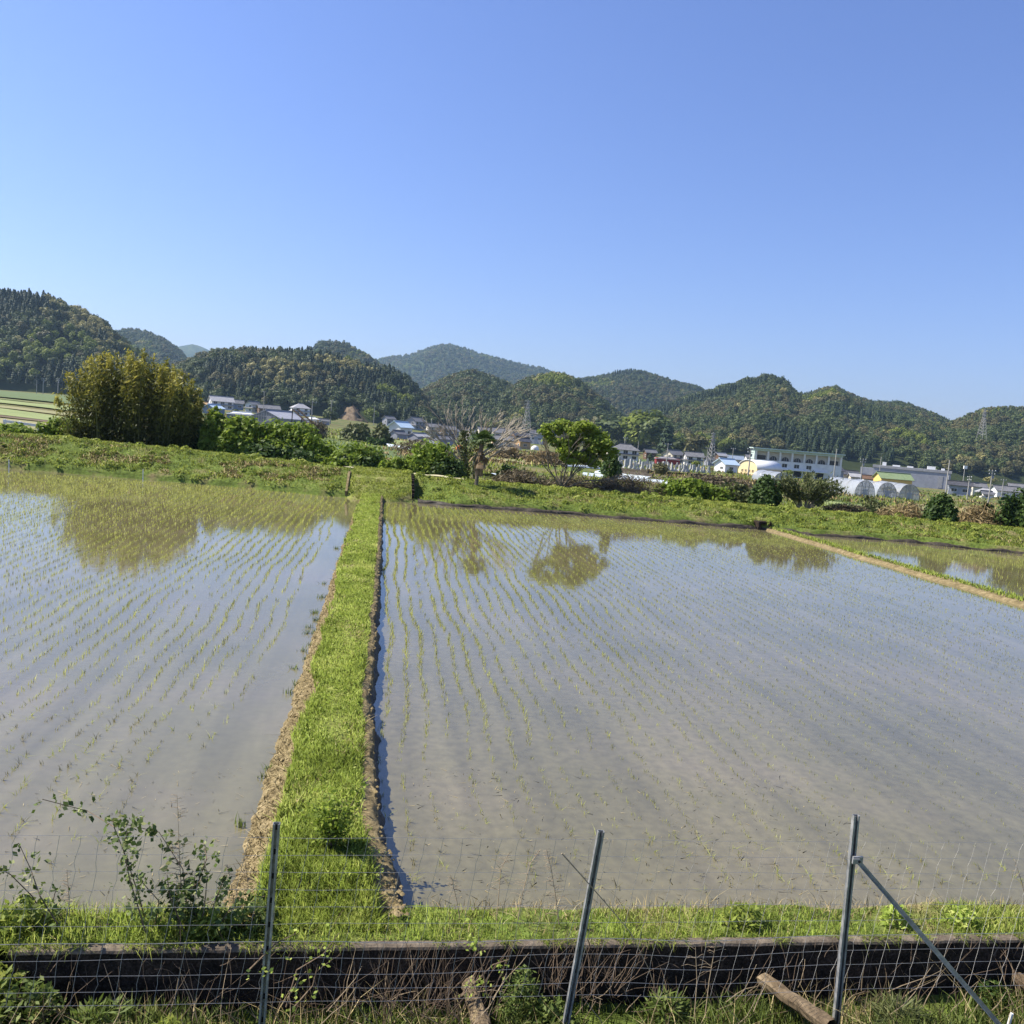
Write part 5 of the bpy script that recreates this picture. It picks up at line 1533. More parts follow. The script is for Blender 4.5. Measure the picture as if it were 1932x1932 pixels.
wz = [at_y(1340, py, YF).z for py in (1589, 1620, 1650, 1681, 1711, 1741, 1771, 1800, 1826, 1852, 1876)]
xsw = np.arange(-3.2, 6.4, .06)
WOB = [lambda x, s=i * 7.3: .006 * noise.noise(Vector((x * 2, s, 0))) + .010 * noise.noise(Vector((x * .6, s, 3))) for i in range(len(wz))]


def wire_z(i, x):
    z = wz[i] + WOB[i](x)
    if i >= 6:     # lower lines are tied to the posts and sag between them
        for k in range(2):
            x0, x1 = post_x(k, z), post_x(k + 1, z)
            if x0 < x < x1: z -= .03 * math.sin(math.pi * (x - x0) / (x1 - x0)) ** 2 * (1 if k == 1 else .5)
    return z


for i in range(len(wz)):
    b = MB(); r = .0012 if i < 6 else (.0022 if i == 6 else .0013)
    b.tube([(x, .020 + .004 * noise.noise(Vector((x * 3, i, 1))), wire_z(i, x)) for x in xsw], r, 3, cap=False); b.build('line_wire', M['wire'], fe)
tp_, bt_ = at_y(1287, 1592, YF), at_y(1258, 1712, YF); LEAN = (tp_.x - bt_.x) / (tp_.z - bt_.z)
for k in range(80):
    x = -2.9 + k * .118 + rng.normal(0, .004)
    if x > 6.2: break
    b = MB(); pts = []
    for i in range(len(wz)):
        z = wire_z(i, x); pts.append((x + LEAN * (z - wz[0]) + .004 * rng.normal(), .022, z))
        if i < len(wz) - 1 and rng.random() < .5: pts.append((x + LEAN * (z - .05 - wz[0]) + .006 * rng.normal(), .024, z - .055))
    b.tube(pts, .0014, 3, cap=False); b.build('stay_wire', M['wire'], fe)

# weathered timber props and the white stake at the foot of the wall
def prop(px0, py0, px1, py1, y0, y1, w, label):
    a, c = at_y(px0, py0, y0), at_y(px1, py1, y1); d = (a - c).normalized(); c = c - d * .2
    M_ = Matrix((d.cross(Vector((0, 0, 1))).normalized(), d, d.cross(Vector((0, 0, 1))).normalized().cross(d))).transposed()
    b = MB(); n = 9
    for k in range(n):
        q = c.lerp(a, k / (n - 1))
        for s in range(8):
            an = 2 * math.pi * (s + .5) / 8; rr = w * (1 + .10 * rng.normal() * (1 if 0 < k else .5)) * (1.08 if s % 2 else .95)
            b.V.append(tuple(q + M_ @ Vector((math.cos(an) * rr, 0, math.sin(an) * rr))))
    for k in range(n - 1):
        for s in range(8): b.F.append((k * 8 + s, k * 8 + (s + 1) % 8, k * 8 + 8 + (s + 1) % 8, k * 8 + 8 + s)); b.M.append(0)
    b.F.append(tuple((n - 1) * 8 + s for s in range(8))); b.M.append(0)
    tag(b.build('timber_prop', M['wood']), label, 'timber')


prop(884, 1858, 906, 1925, 5.36, 5.05, .058, 'short weathered timber stump leaning on the wall left of the middle post')
prop(1440, 1848, 1530, 1912, 5.34, 4.85, .050, 'weathered timber prop slanting down from the wall, middle of the right half')
prop(1920, 1846, 2010, 1908, 5.34, 4.85, .050, 'weathered timber prop at the right edge of the picture')
a, c = at_y(1909, 1912, 4.8), at_y(1901, 1940, 4.8); b = MB(); b.tube([c, a], .012, 6); tag(b.build('marker_stake', M['whitepaint']), 'thin white stake in the grass at the lower right corner', 'stake')

# ------------------------------------------------------------------ grass
def patch(x, y, s, k): return .5 + .9 * noise.noise(Vector((x * s, y * s, k)))


# turf on the dike
ys = 5.7 + 33 * rng.random(60000) ** 2.0; P = []; hh = []; tt = []; dens = np.clip(1 - 0 * ys, .3, 1)
for y in ys:
    lt, lc, rc = dike_edges(y); u = rng.uniform(-.06, 1.0); x = lc + (rc - (.10 if y > 9 else .10 + .03 * (9 - y)) - lc) * u
    if patch(x * 2.2, y, .9, 5) < .22 and rng.random() < .75: continue
    f = min(1, max(0, (y - 6) / 22)); P.append((x, y, .215 * min(1, max(.2, (y - 5.62) / .6)) + .03 * nz(x * 1.5, y, 6, 3)))
    v = .55 + .7 * noise.noise(Vector((x * 1.5, y * .8, 2))); hh.append(np.clip(.04 + .055 * v + .03 * rng.random() + .04 * max(0, (8 - y) / 2), .02, .18)); tt.append(np.clip(.45 + .45 * noise.noise(Vector((x * 1.6, y * .9, 7))) + .35 * noise.noise(Vector((x * 4, y * 2.5, 17))) + .2 * rng.normal(), 0, 1))
P = np.array(P); hh = np.array(hh)
grass_obj('dike_grass', P, hh, .007 + .0007 * P[:, 1], M['grass'], .55, 2, np.array(tt), 'bright green grass on the crown of the dike between the paddies')
q = P[np.array([noise.noise(Vector((a * 2.4, b * 1.2, 33))) for a, b, c in P]) > .18][::3]
grass_obj('dry_grass', q, rng.uniform(.03, .10, len(q)), .006 + .0006 * q[:, 1], M['straw'], 1.2, 2, None, 'dead straw coloured grass among the green on the dike')
# broad leaved weeds among it
n = 5200; ys = 6.1 + 28 * rng.random(n) ** 1.5; xs_ = np.array([dike_edges(y)[1] + (dike_edges(y)[2] - .1 - dike_edges(y)[1]) * rng.uniform(0, 1) for y in ys])
C = np.stack([xs_, ys, .25 + .05 * rng.random(n)], 1); V, Fc = leaf_quads(C, rng.normal(size=(n, 3)) * .5 + [0, 0, 1], rng.uniform(.012, .03, n) * (1 + ys / 25), rng.uniform(.009, .02, n) * (1 + ys / 25))
tag(link('dike_weeds', npmesh('dike_weeds', V, Fc, M['grass'], np.clip(rng.normal(.6, .25, n), 0, 1))), 'small clover like leaves in the dike grass', kind='stuff')
# straw and loose clods on the left shoulder
n = 5000; ys = 5.7 + 32 * rng.random(n) ** 1.8; P = np.array([(dike_edges(y)[0] + (dike_edges(y)[1] - dike_edges(y)[0]) * rng.uniform(.1, 1.0), y, 0) for y in ys]); P[:, 2] = .10
for i in range(n):
    lt, lc, rc = dike_edges(P[i, 1]); P[i, 2] = np.interp(P[i, 0], [lt, (lt + lc) / 2, lc], [.02, .12, .20])
grass_obj('dry_straw', P, rng.uniform(.01, .035, n), .006 + .0006 * P[:, 1], M['straw'], 3.0, 1, None, 'dry straw bits on the bare left shoulder of the dike')
V = []; Fc = []; tn = []
for i in range(3600):
    right = i % 5 == 0
    y = 5.75 + 30 * rng.random() ** 1.8; lt, lc, rc = dike_edges(y)
    if right: x = rc - rng.uniform(-.02, .12); z = .19
    else: u = rng.random(); x = lt + (lc - lt) * u; z = np.interp(u, [0, .5, 1], [.0, .10, .19])
    r = rng.uniform(.006, .020) * (1 + y / 40); q = len(V)
    V += [(x - r, y, z), (x, y - r, z), (x + r, y, z), (x, y + r, z), (x + r * .2 * rng.normal(), y, z + r * rng.uniform(.7, 1.3))]
    Fc += [(q, q + 1, q + 4), (q + 1, q + 2, q + 4), (q + 2, q + 3, q + 4), (q + 3, q, q + 4)]
tag(link('soil_clods', npmesh('soil_clods', V, Fc, M['soil'])), 'crumbly soil clods along both shoulders of the dike', kind='stuff')

# verge between wall and water
n = 30000; x = rng.uniform(-4.5, 8, n); y = 5.525 + .645 * rng.random(n) ** 1.1
k = (y < 5.57 + .44 + .12 * np.array([nz(a, 0, 1.4, 2) for a in x])); x, y = x[k], y[k]
big = np.array([noise.noise(Vector((a * 1.1, 4, 0))) for a in x]); left = np.clip((.2 - x) / 2, 0, 1)
h = np.clip(.03 + .06 * big + .05 * rng.random(len(x)) ** 2 + .10 * left * rng.random(len(x)), .015, .26)
P = np.stack([x, y, [verge_z(a, b) - .01 for a, b in zip(x, y)]], 1)
grass_obj('verge_grass', P, h, .008, M['grass'], .6, 2, np.clip(.45 + .5 * big + .2 * rng.normal(size=len(x)), 0, 1), 'strip of grass and weeds between the wall and the paddies')
n = 7000; x = rng.uniform(-4, 8, n); P = np.stack([x, 5.54 + .5 * rng.random(n), np.full(n, .09)], 1)
grass_obj('dry_straw', P, rng.uniform(.03, .10, n), .005, M['straw'], 1.2, 2, None, 'dry straw scattered along the grass strip behind the wall')

# grass and dead stalks hanging over the top of the wall
n = 5200; x = rng.uniform(-3, 6.5, n); k = np.array([noise.noise(Vector((a * 1.6, 9, 2))) + .5 * noise.noise(Vector((a * 6, 9, 2))) for a in x]) > np.interp(x, [-2, 0, 3, 6], [-.35, -.05, .02, .0]); x = x[k]; n = len(x)
P = np.stack([x, rng.uniform(5.455, 5.53, n), np.full(n, .135)], 1)
V, Fc = blades(P, rng.uniform(.02, .09, n), .007, 1.1, 2); V = V.reshape(-1, 5, 3); d_ = rng.uniform(0, .06, n); V[:, 4, 1] -= d_; V[:, 4, 2] -= d_ * .8; V[:, 2:4, 1] -= d_[:, None] * .4
tag(link('wall_top_grass', npmesh('wall_top_grass', V.reshape(-1, 3), Fc, M['bankgr'], np.repeat(np.clip(rng.normal(.45, .25, n), 0, 1), 3))), 'grass and moss creeping over the top of the dark wall', kind='stuff')
# trackside grass in front of the wall, thick and dark
n = 26000; x = rng.uniform(-3, 7, n); y = rng.uniform(4.35, 5.36, n)
mm = np.array([noise.noise(Vector((a * 1.3, b * 2, 9))) for a, b in zip(x, y)])
k = rng.random(n) < np.clip(.75 + mm, .2, 1); x, y, mm = x[k], y[k], mm[k]
h = np.clip(.09 + .10 * mm + .08 * rng.random(len(x)), .03, .32)
P = np.stack([x, y, [track_z(a, b) - .02 for a, b in zip(x, y)]], 1)
grass_obj('trackside_grass', P, h, .010, M['grassdk'], .6, 2, np.clip(.45 + .35 * mm + .25 * rng.normal(size=len(x)), 0, 1), 'dark grass at the foot of the wall in front of the fence')
n = 2600; x = rng.uniform(-2.5, 6.5, n); y = rng.uniform(4.5, 5.3, n); k = np.array([noise.noise(Vector((a * .9, b, 3))) for a, b in zip(x, y)]) > -.05; x, y = x[k], y[k]
P = np.stack([x, y, [track_z(a, b) for a, b in zip(x, y)]], 1)
grass_obj('dry_grass', P, rng.uniform(.08, .3, len(x)), .006, M['straw'], .9, 2, None, 'dead pale grass among the green at the foot of the wall')

# rough meadow between the embankment and the village
n = 70000; uu = rng.uniform(-.75, .75, n); D = 47 + 260 * rng.random(n) ** 1.7; mm = np.array([noise.noise(Vector((a * c * .05, c * .05, 6))) for a, c in zip(uu, D)])
k = (rng.random(n) < np.clip(.5 + 1.2 * mm, .06, 1)) & (uu > -.36); uu, D, mm = uu[k], D[k], mm[k]
a = uu * D; P = np.stack([CF * a + SF * D, -SF * a + CF * D, [terr(q, d) for q, d in zip(uu, D)]], 1)
for nm_, sel, mt_, lb_ in (('meadow_grass', mm < .22, M['bankgr'], 'rough green meadow grass between the embankment and the village'), ('meadow_reeds', mm >= .22, M['reed'], 'dry reedy grass between the embankment and the village')):
    q = P[sel]; grass_obj(nm_, q, rng.uniform(.15, .6, len(q)) * (1 + .3 * (D[sel] > 120)), .06 + .0012 * D[sel], mt_, .7, 2, None, lb_)
# embankment turf
n = 64000; x = rng.uniform(-26, 34, n); o = 5.2 * rng.random(n) ** .8
y = np.array([bank_line(a) for a in x]) + .14 + o
k = ~((x > -1.6) & (x < 1.35) & (y < 43)) & ~((x > -2.6) & (x < 4) & (o > 3.7) & (o < 4.95)); x, y, o = x[k], y[k], o[k]
mm = np.array([noise.noise(Vector((a * .55, b * .9, 12))) for a, b in zip(x, y)]); m2 = np.array([noise.noise(Vector((a * 2, b * 2.5, 2))) for a, b in zip(x, y)])
h = np.clip(.09 + .07 * mm + .08 * m2 + .06 * rng.random(len(x)), .03, .30) * np.where(o > 3.3, .6, 1) * np.where(o < .5, 1.2, 1)
P = np.stack([x, y, [bank_z(a, b) - .03 for a, b in zip(x, y)]], 1)
lt_ = np.where(x < -1.5, -.12, .06) + np.where(o > 3.1, .18, 0)
grass_obj('embankment_grass', P, h, .030, M['bankgr'], .7, 2, np.clip(.45 + lt_ + .3 * mm + .35 * m2 + .2 * rng.normal(size=len(x)), 0, 1), 'tufted green grass over the embankment beyond the paddies')
C = []; N = []; tt = []
for i in range(420):
    x = rng.uniform(-24, 33); o = 3.6 * rng.random() ** .9
    if -2.0 < x < 3.0 and o < 3.2 and x < 1.5: continue
    y = bank_line(x) + .1 + o; z = bank_z(x, y); w = rng.uniform(.10, .34) * (1.3 if o < .5 else 1); h = w * rng.uniform(.5, .9); n = int(16 + 70 * w); q = rng.normal(.5, .2)
    d = unit(rng.normal(size=(n, 3)) + [0, 0, .5]); d[:, 2] = np.abs(d[:, 2])
    C.append(d * [w, w * .8, h] + [x, y, z]); N.append(d + .4 * rng.normal(size=(n, 3))); tt.append(np.clip(q + .15 * rng.normal(size=n), 0, 1))
C = np.concatenate(C); N = np.concatenate(N); tt = np.concatenate(tt); n = len(C); V, Fc = leaf_quads(C, N, rng.uniform(.07, .16, n), rng.uniform(.05, .11, n))
tag(link('embankment_weeds', npmesh('embankment_weeds', V, Fc, M['bankgr'], tt)), 'low leafy weed mounds dotted over the embankment slope', kind='stuff')
n = 15000; x = np.concatenate([rng.uniform(-24, -2, n), rng.uniform(20, 33, n // 4), rng.uniform(3, 16, n // 8)]); o = rng.uniform(.5, 2.7, len(x))
y = np.array([bank_line(a) for a in x]) + o
k = np.array([noise.noise(Vector((a * .5, c * 1.1, 40))) + .35 * noise.noise(Vector((a * 2, c * 3, 41))) > (.10 if a < 0 else .2) for a, c in zip(x, o)]); x, y = x[k], y[k]
P = np.stack([x, y, [bank_z(a, b) for a, b in zip(x, y)]], 1)
grass_obj('dry_grass', P, rng.uniform(.03, .16, len(x)), .035, M['straw'], 1.6, 2, None, 'patches of dead straw coloured grass on the embankment slope')
n = 8000; x = rng.uniform(-1.5, 1.3, n); y = rng.uniform(38, 43.4, n); k = y > 38.0 + .3 * (x + .4) ** 2; x, y = x[k], y[k]; n = len(x); P = np.stack([x, y, [ramp_z(b) - .02 for b in y]], 1); mm = np.array([noise.noise(Vector((a * 1.6, b * 1.6, 5))) for a, b in zip(x, y)])
grass_obj('ramp_grass', P, np.clip(.05 + .07 * mm + .06 * rng.random(n), .02, .2), .025, M['bankgr'], .7, 2, np.clip(.5 + .5 * mm + .2 * rng.normal(size=n), 0, 1), 'grass growing on the ramp at the far end of the dike')
n = 6000; y = 6 + 31 * rng.random(n); x = 17.66 + .48 * rng.random(n) + .12 * np.array([nz(0, b, .5, 3) for b in y]); P = np.stack([x, y, np.full(n, .08)], 1)
grass_obj('field_dike_grass', P, rng.uniform(.05, .16, n), .03, M['grass'], .6, 2, None, 'green grass along the far side of the sandy field dike')

# ------------------------------------------------------------------ rice
def row_wob(y, r): return .06 * math.sin(y * .55 + r * .15) + .03 * math.sin(y * 1.7 + 2) + .04 * noise.noise(Vector((y * .8, r * .7, 4)))


def rice_positions(x0, x1, yfar, sgn):
    out = []; r = 0; x = x0
    while (x < x1 if sgn > 0 else x > x1):
        band = noise.noise(Vector((r * .45, 3.3, sgn * 5)))
        y = 6.35 + rng.random() * .2
        while y < yfar:
            xx = x + row_wob(y, r) + rng.normal(0, .014); ax = abs(x - x0)
            keep = .72 + .45 * band + .5 * noise.noise(Vector((xx * .5, y * .25, 20 + sgn))) + .25 * noise.noise(Vector((xx * 3, y * .9, 7)))
            if sgn < 0 and y < 11: keep -= .5 * (11 - y) / 3.5
            if sgn > 0:
                keep -= .025 * max(0, ax - 4) if y < 24 else .01 * max(0, ax - 4)
                if y < 9.5: keep -= .2
            if rng.random() < keep: out.append((xx, y))
            y += rng.uniform(.06, .105)
        x += sgn * .245; r += 1
    return out


rv = []
for v in range(8):
    n = 5; V, Fc = blades(np.array([(rng.normal(0, .008), rng.normal(0, .008), -.01) for _ in range(n)]), rng.uniform(.04, .09, n), .0055, 1.0, 2)
    rv.append(npmesh('rice_seedling', V, Fc, M['rice'] if v % 2 else M['riceb'], np.repeat(np.clip(rng.normal(.45, .25, n), 0, 1), 3)))
sides = (('right', rice_positions(.24, 17.1, 37.2, 1)), ('left', rice_positions(-1.62, -24, 40, -1)))
for nm, pos in sides:
    vis = sorted((xyd(x, y)[1], x, y) for x, y in pos if in_view(x, y, 0))
    near = set()
    for D, x, y in vis[:150]:
        o = link('rice_seedling', rv[int(rng.integers(8))]); q = rng.uniform(.55, 1.0); o.location = (x, y, 0); o.rotation_euler = (0, 0, rng.uniform(0, 6.28)); o.scale = (1.1, 1.1, q)
        tag(o, f'small young rice seedling in the near part of the {nm} paddy', 'rice seedling', f'rice seedlings in the near part of the {nm} paddy'); near.add((x, y))
    rest = np.array([(x, y) for x, y in pos if (x, y) not in near])
    nb = 4; B = np.repeat(rest, np.where((nm == 'right') & (rest[:, 0] < 4.2), 6, nb), 0); n = len(B)
    P = np.stack([B[:, 0] + rng.normal(0, .014, n), B[:, 1] + rng.normal(0, .02, n), np.full(n, -.01)], 1)
    hs_ = rng.uniform(.04, .085, n) * np.clip(.6 + (B[:, 1] - 6) / 14, .5, 1.2) * (1.25 if nm == 'left' else np.clip(1.35 - np.abs(B[:, 0]) * .07, .8, 1.3))
    grass_obj('rice_rows', P, hs_ * .80, .0046 + .00031 * B[:, 1], M['rice'], .5, 1, np.clip(rng.normal(.45, .25, n), 0, 1), f'rows of young rice standing in the {nm} paddy')
# weeds rooted at the water's edge along the left toe of the dike
P = []
for i in range(26):
    y = 6.8 + 22 * rng.random() ** 1.5; lt = dike_edges(y)[0] - rng.uniform(-.03, .16)
    for k in range(22): P.append((lt + rng.normal(0, .035), y + rng.normal(0, .03), -.01))
P = np.array(P); grass_obj('water_edge_weeds', P, rng.uniform(.03, .11, len(P)), .010, M['grassdk'], .8, 2, None, 'small dark weeds in the water along the left toe of the dike')
n = 9000; P = np.stack([rng.uniform(18.9, 44, n), rng.uniform(14, 35, n), np.zeros(n)], 1)
grass_obj('rice_rows', P, rng.uniform(.06, .12, n), .015, M['rice'], .4, 1, None, 'young rice in the paddy beyond the sandy field dike')
# bits of straw floating on the near water
n = 1500; P = np.stack([rng.uniform(-3, 5, n), 6.2 + 2.6 * rng.random(n) ** 1.3, np.full(n, .006)], 1); P = P[(P[:, 0] < -1.05) | (P[:, 0] > .5)]
grass_obj('floating_straw', P, .004, .007, M['straw'], 14.0, 1, None, 'short bits of straw floating on the near water')

# ------------------------------------------------------------------ single plants in the foreground
def bramble(label, pts_list, nleaf, L, mt, zbase_y):
    """pts_list: canes given by picture points at a depth y; leaves sit along the canes"""
    base = at_y(*pts_list[0][0], zbase_y)
    t = thing('bramble', label, 'bramble', base); C = []; N = []
    for pl in pts_list:
        y0 = zbase_y + rng.uniform(-.15, .15); pts = [at_y(px, py, y0 + .05 * i * rng.uniform(-1, 1)) - base for i, (px, py) in enumerate(pl)]
        b = MB(); b.tube(pts, list(np.linspace(.006, .0025, len(pts))), 4); b.build('cane', M['deadstem_m'], t)
        seg = [(pts[i], pts[i + 1]) for i in range(len(pts) - 1)]; tot = sum((b_ - a_).length for a_, b_ in seg)
        for k in range(int(nleaf * .62 * tot)):
            a_, b_ = seg[int(rng.integers(len(seg)))]; c = a_.lerp(b_, rng.random()) + Vector(rng.normal(0, .040, 3))
            for q in range(3): C.append(c + Vector(rng.normal(0, .016, 3))); N.append(rng.normal(size=3) + np.array([-.3, 0, .7]))
    C = np.array([tuple(c) for c in C]); n = len(C); Ls = L * 1.15 * rng.uniform(.6, 1.3, n)
    V, Fc = leaf_quads(C, np.array(N), Ls, Ls * .66)
    tag(link('foliage', npmesh('foliage', V, Fc, mt, np.clip(rng.normal(.5, .28, n), 0, 1)), t), kind='stuff')


M['deadstem_m'] = mat('brown_cane', [(.10, .07, .045), (.2, .145, .10)], 30, .9)
M['brleaf'] = leafmat('bramble_leaf', [(.05, .08, .018), (.11, .16, .035), (.32, .34, .14)], .25)
bramble('arching bramble with long bare tip near the left edge of the fence', [[(95, 1745), (60, 1690), (20, 1650), (-10, 1635)], [(110, 1745), (75, 1690), (58, 1640), (35, 1590)], [(125, 1745), (100, 1700), (105, 1680)]], 55, .036, M['brleaf'], 5.62)
bramble('tall bramble with canes arching left over the water', [[(280, 1760), (262, 1690), (235, 1610), (215, 1560), (165, 1530), (80, 1508)], [(275, 1760), (245, 1660), (232, 1600), (240, 1570)], [(290, 1760), (300, 1700), (255, 1650)], [(270, 1760), (225, 1740), (170, 1750)]], 65, .038, M['brleaf'], 5.66)
bramble('dense dark bramble in the middle of the left foreground', [[(360, 1765), (350, 1690), (345, 1640), (300, 1570), (205, 1548)], [(370, 1765), (365, 1690), (390, 1620), (385, 1590)], [(350, 1765), (320, 1690), (315, 1650)], [(380, 1765), (410, 1690), (425, 1650)], [(365, 1765), (350, 1720), (400, 1700)], [(340, 1765), (330, 1700), (380, 1660)], [(400, 1765), (430, 1720), (500, 1690)]], 130, .040, M['brleaf'], 5.68)
bramble('small yellow leaved vine climbing the fence at the first post', [[(470, 1830), (520, 1780), (560, 1760)], [(540, 1900), (560, 1830), (610, 1800), (640, 1760)], [(555, 1900), (590, 1860), (600, 1820)]], 35, .026, M['grass'], 5.06)
bramble('vine with yellow green leaves on the fence left of the middle post', [[(870, 1880), (900, 1830), (880, 1780)], [(870, 1880), (930, 1820), (960, 1810)], [(920, 1880), (905, 1800), (890, 1760)]], 32, .028, M['grass'], 5.06)

# leafy sapling where the dike meets the verge
bz = at_y(615, 1690, 6.55)
t = thing('leafy_sapling', 'small leafy green sapling at the near end of the grass dike', 'sapling', (bz.x, bz.y, .22)); C = []
for i in range(11):
    q = Vector((rng.normal(0, .14), rng.normal(0, .10), rng.uniform(.30, .56))); b = MB(); b.tube([(q.x * .1, q.y * .1, -.02), (q.x * .5, q.y * .5, q.z * .55), q], [.006, .004, .002], 4); b.build('stem', M['deadstem_m'], t)
    for k in range(95):
        s = rng.uniform(.35, 1.02); C.append((q.x * s + rng.normal(0, .045), q.y * s + rng.normal(0, .045), q.z * s + rng.normal(0, .03)))
C = np.array(C); n = len(C); V, Fc = leaf_quads(C, rng.normal(size=(n, 3)) * .7 + [-.3, 0, .8], rng.uniform(.03, .055, n), rng.uniform(.018, .032, n))
tag(link('foliage', npmesh('foliage', V, Fc, M['maple'], np.clip(rng.normal(.4, .25, n), 0, 1)), t), kind='stuff')


def weed(label, px, py, y, w, h, n, mt, L=.06, name='weed_clump', asp=.4, elong=False):
    p = at_y(px, py, y); g = verge_z(p.x, y) if y > 5.5 else track_z(p.x, y)
    t = thing(name, label, 'weed', (p.x, y, g))
    for s_ in range(5):
        q = Vector((rng.normal(0, w * .3), rng.normal(0, w * .2), h * rng.uniform(.5, .9))); b = MB(); b.tube([(q.x * .2, q.y * .2, -.03), q], [.004, .002], 4); b.build('stem', M['culm'], t)
    d = unit(rng.normal(size=(n, 3)) + [0, 0, .35]); d[:, 2] = np.abs(d[:, 2]); r = rng.uniform(.3, 1, n) ** .5
    C = d * r[:, None] * np.array([w / 2, w / 2 * .8, h]); Ls = L * rng.uniform(.6, 1.3, n)
    T = d if elong else None
    V, Fc = leaf_quads(C, rng.normal(size=(n, 3)) * .6 + [-.2, -.1, .8], Ls, Ls * asp, T)
    tag(link('foliage', npmesh('foliage', V, Fc, mt, np.clip(rng.normal(.5, .25, n), 0, 1)), t), kind='stuff')


weed('wide dull green weed clump on the verge left of the third post', 1400, 1745, 5.72, .36, .16, 260, M['bankgr'], .06)
weed('bright green leafy weed on the verge crossed by the brace', 1688, 1748, 5.70, .26, .17, 240, M['grass'], .06)
weed('bright green weed on the verge right of the brace', 1812, 1752, 5.70, .30, .14, 240, M['grass'], .055)
weed('leafy weed clump on the verge at the left end of the wall', 40, 1745, 5.72, .5, .22, 380, M['bankgr'], .07)
weed('pale green broad leaved weed at the wall under the dense bramble', 400, 1752, 5.64, .35, .18, 300, M['bankgr'], .07)
weed('overgrown weeds hanging over the left end of the wall', 30, 1800, 5.45, .42, .3, 460, M['bankgr'], .06)
weed('tall mixed weeds burying the left end of the wall', -15, 1830, 5.36, .55, .42, 620, M['bankgr'], .07)
weed('dark weeds in front of the left end of the wall', 60, 1860, 5.25, .45, .34, 480, M['grassdk'], .06)
weed('dark feathery weed bush left of the middle post', 985, 1868, 5.22, .34, .42, 900, M['grassdk'], .035)
weed('dark weed clump at the foot of the middle post', 1040, 1908, 5.1, .42, .24, 520, M['grassdk'], .05)
weed('fern like light green weed in the lower left foreground', 320, 1915, 5.05, .34, .20, 380, M['bankgr'], .05, elong=True)
weed('bright moss green weed at the bottom left corner', 100, 1935, 4.95, .6, .14, 420, M['grass'], .045)
weed('dark long leaved weed in the lower left foreground', 190, 1890, 5.18, .5, .24, 420, M['grassdk'], .09, asp=.2, elong=True)
weed('dark long leaved weed below the right hand wall', 1260, 1885, 5.2, .4, .22, 360, M['grassdk'], .09, asp=.2, elong=True)
weed('leafy dark weed hanging beside the right hand timber prop', 1880, 1840, 5.3, .36, .18, 340, M['bushd'], .045)
weed('pale arching grass tuft right of the third post', 1700, 1910, 5.05, .5, .2, 360, M['busho'], .16, asp=.06, elong=True)
weed('dark weed clump behind the first post at the dike foot', 470, 1740, 5.75, .5, .16, 420, M['grassdk'], .06)


def dry_plant(label, pts, y, plume=0.0, twigs=0, r=.004):
    base = at_y(*pts[0], y); t = thing('dry_stalk', label, 'dry stalk', base)
    q = [at_y(px, py, y) - base for px, py in pts]; b = MB(); b.tube(q, list(np.linspace(r, r * .35, len(q))), 4); b.build('stem', M['strawstem'], t)
    b = MB(); L = (q[-1] - q[0]).length
    for k in range(twigs):
        s = 1 - plume * rng.random(); f = s * (len(q) - 1); i = min(int(f), len(q) - 2); c = q[i].lerp(q[i + 1], f - i)
        l = L * .16 * (1.15 - s) / max(plume, .15) * rng.uniform(.4, 1) + .015; d = Vector((rng.choice((-1, 1)) * rng.uniform(.5, 1), rng.normal(0, .4), rng.uniform(.0, .5))).normalized()
        b.tube([c, c + d * l * .6, c + d * l + Vector((0, 0, -.15 * l))], [.0016, .0012, .0008], 3)
    if twigs: tag(b.build('plume', M['strawstem'], t), kind='stuff')


M['strawstem'] = mat('straw_stem', [(.24, .18, .11), (.42, .33, .22)], 30, .9)
dry_plant('tall dry stalk with pale feathery plume over the dense bramble', [(350, 1765), (342, 1680), (338, 1600), (334, 1500)], 5.74, .75, 90)
dry_plant('dry plumed stalk near the left arching bramble', [(132, 1750), (130, 1690), (126, 1640)], 5.74, .6, 40)
dry_plant('pale bent stalk right of the dense bramble', [(380, 1750), (388, 1690), (391, 1650), (383, 1615)], 5.68, 0, 0, .006)
dry_plant('reddish dry plume at the edge of the left water', [(445, 1740), (440, 1690), (428, 1630)], 5.9, .7, 60)
dry_plant('short dry twiggy stalk beside the first post', [(480, 1740), (470, 1690), (462, 1620)], 5.95, .6, 50)
dry_plant('twiggy dry weed standing in the water left of the middle post', [(975, 1745), (985, 1690), (1000, 1630), (1020, 1602)], 5.8, .8, 46)
dry_plant('tangled dry weed just left of the middle post', [(1055, 1745), (1048, 1690), (1040, 1640), (1030, 1600)], 5.75, .9, 80)
dry_plant('long straw stem slanting across in front of the middle post', [(1060, 1610), (1100, 1655), (1150, 1712), (1190, 1760), (1225, 1830), (1240, 1880)], 4.97, 0, 0, .005)
dry_plant('thin dry stalk in the verge right of the dike end', [(870, 1750), (862, 1700), (850, 1650)], 5.8, .5, 30)
dry_plant('thin dry stalk with side twigs in the middle of the verge', [(935, 1750), (940, 1700), (945, 1640), (960, 1610)], 5.8, .6, 36)
dry_plant('pale zigzag stalk at the right edge above the verge', [(1940, 1720), (1928, 1665), (1915, 1625)], 5.6, .4, 10)
dry_plant('green flowering stem in front of the right hand wall', [(1330, 1920), (1338, 1850), (1352, 1770)], 5.05, .4, 14)
dry_plant('green thin stem left of the slanting timber prop', [(1310, 1920), (1315, 1850), (1312, 1785)], 5.05, .3, 8)

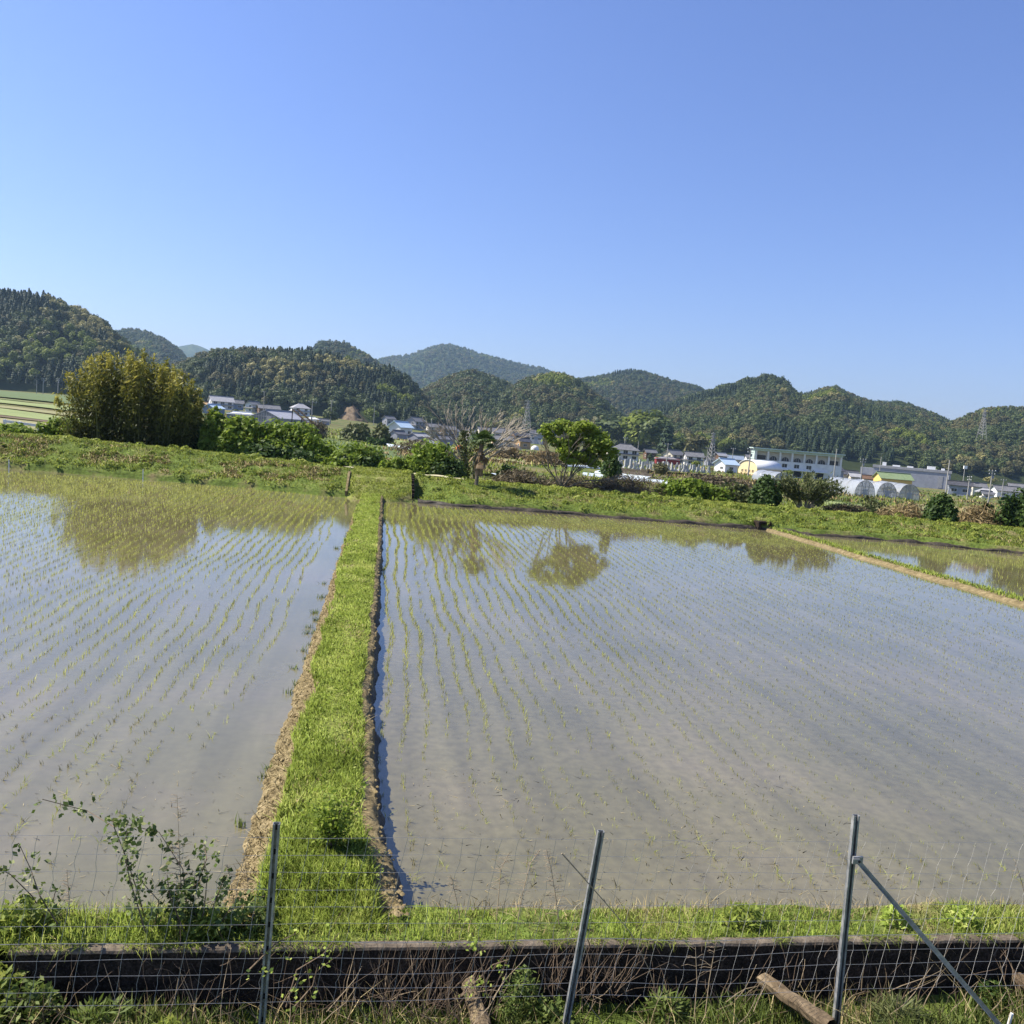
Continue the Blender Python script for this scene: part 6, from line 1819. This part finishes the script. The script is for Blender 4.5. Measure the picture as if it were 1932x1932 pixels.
# stems and twigs tangled in the fence and over the wall
b = MB()
def tangle(n, x0, x1, y0, y1, z0, z1, L0, L1, r=.0022):
    for _ in range(n):
        x = rng.uniform(x0, x1); y = rng.uniform(y0, y1); z = rng.uniform(z0, z1); L = rng.uniform(L0, L1); a = rng.normal(math.pi / 2, .55)
        p = Vector((x, y, z)); pts = [p.copy()]; d = Vector((math.cos(a), rng.normal(0, .25), math.sin(a)))
        for k in range(4):
            p = p + d * L / 4; d = (d + Vector(rng.normal(0, .18, 3))).normalized(); pts.append(p.copy())
        b.tube(pts, [r, r, r * .8, r * .6, r * .4], 3, cap=False)
tangle(110, -2.2, 1.0, 5.05, 5.4, -.3, -.15, .2, .6)
tangle(110, .2, .95, 5.05, 5.42, -.28, -.1, .25, .6)
tangle(70, 1.3, 1.9, 5.1, 5.42, -.15, .05, .2, .45)
tangle(110, 1.9, 6.0, 5.05, 5.42, -.3, -.1, .15, .5)
tangle(110, -2, 6, 5.38, 5.44, -.05, .12, .08, .25)
tag(b.build('dry_vine_tangle', M['deadstem_m']), 'tangle of dry vines and stems across the dark wall', kind='stuff')
b = MB(); tangle(120, -2.2, 6, 4.9, 5.35, -.3, -.1, .15, .5, .003)
tag(b.build('pale_stem_tangle', M['strawstem']), 'pale broken stems sticking up at the foot of the wall', kind='stuff')

# ------------------------------------------------------------------ air
hz = MB(); hz.box((0, 2300, 195), (9000, 5000, 430))
ho = hz.build('haze', mat('haze_air', [(1, 1, 1)])); hm = ho.data.materials[0]; ht = hm.node_tree
for nd in list(ht.nodes):
    if nd.type != 'OUTPUT_MATERIAL': ht.nodes.remove(nd)
pv = ht.nodes.new('ShaderNodeVolumePrincipled'); pv.inputs['Density'].default_value = .00011
pv.inputs['Color'].default_value = (.52, .76, 1, 1); pv.inputs['Anisotropy'].default_value = .3
ht.links.new(pv.outputs[0], next(n for n in ht.nodes if n.type == 'OUTPUT_MATERIAL').inputs['Volume'])
tag(ho, 'thin blue haze lying over the valley', kind='stuff')
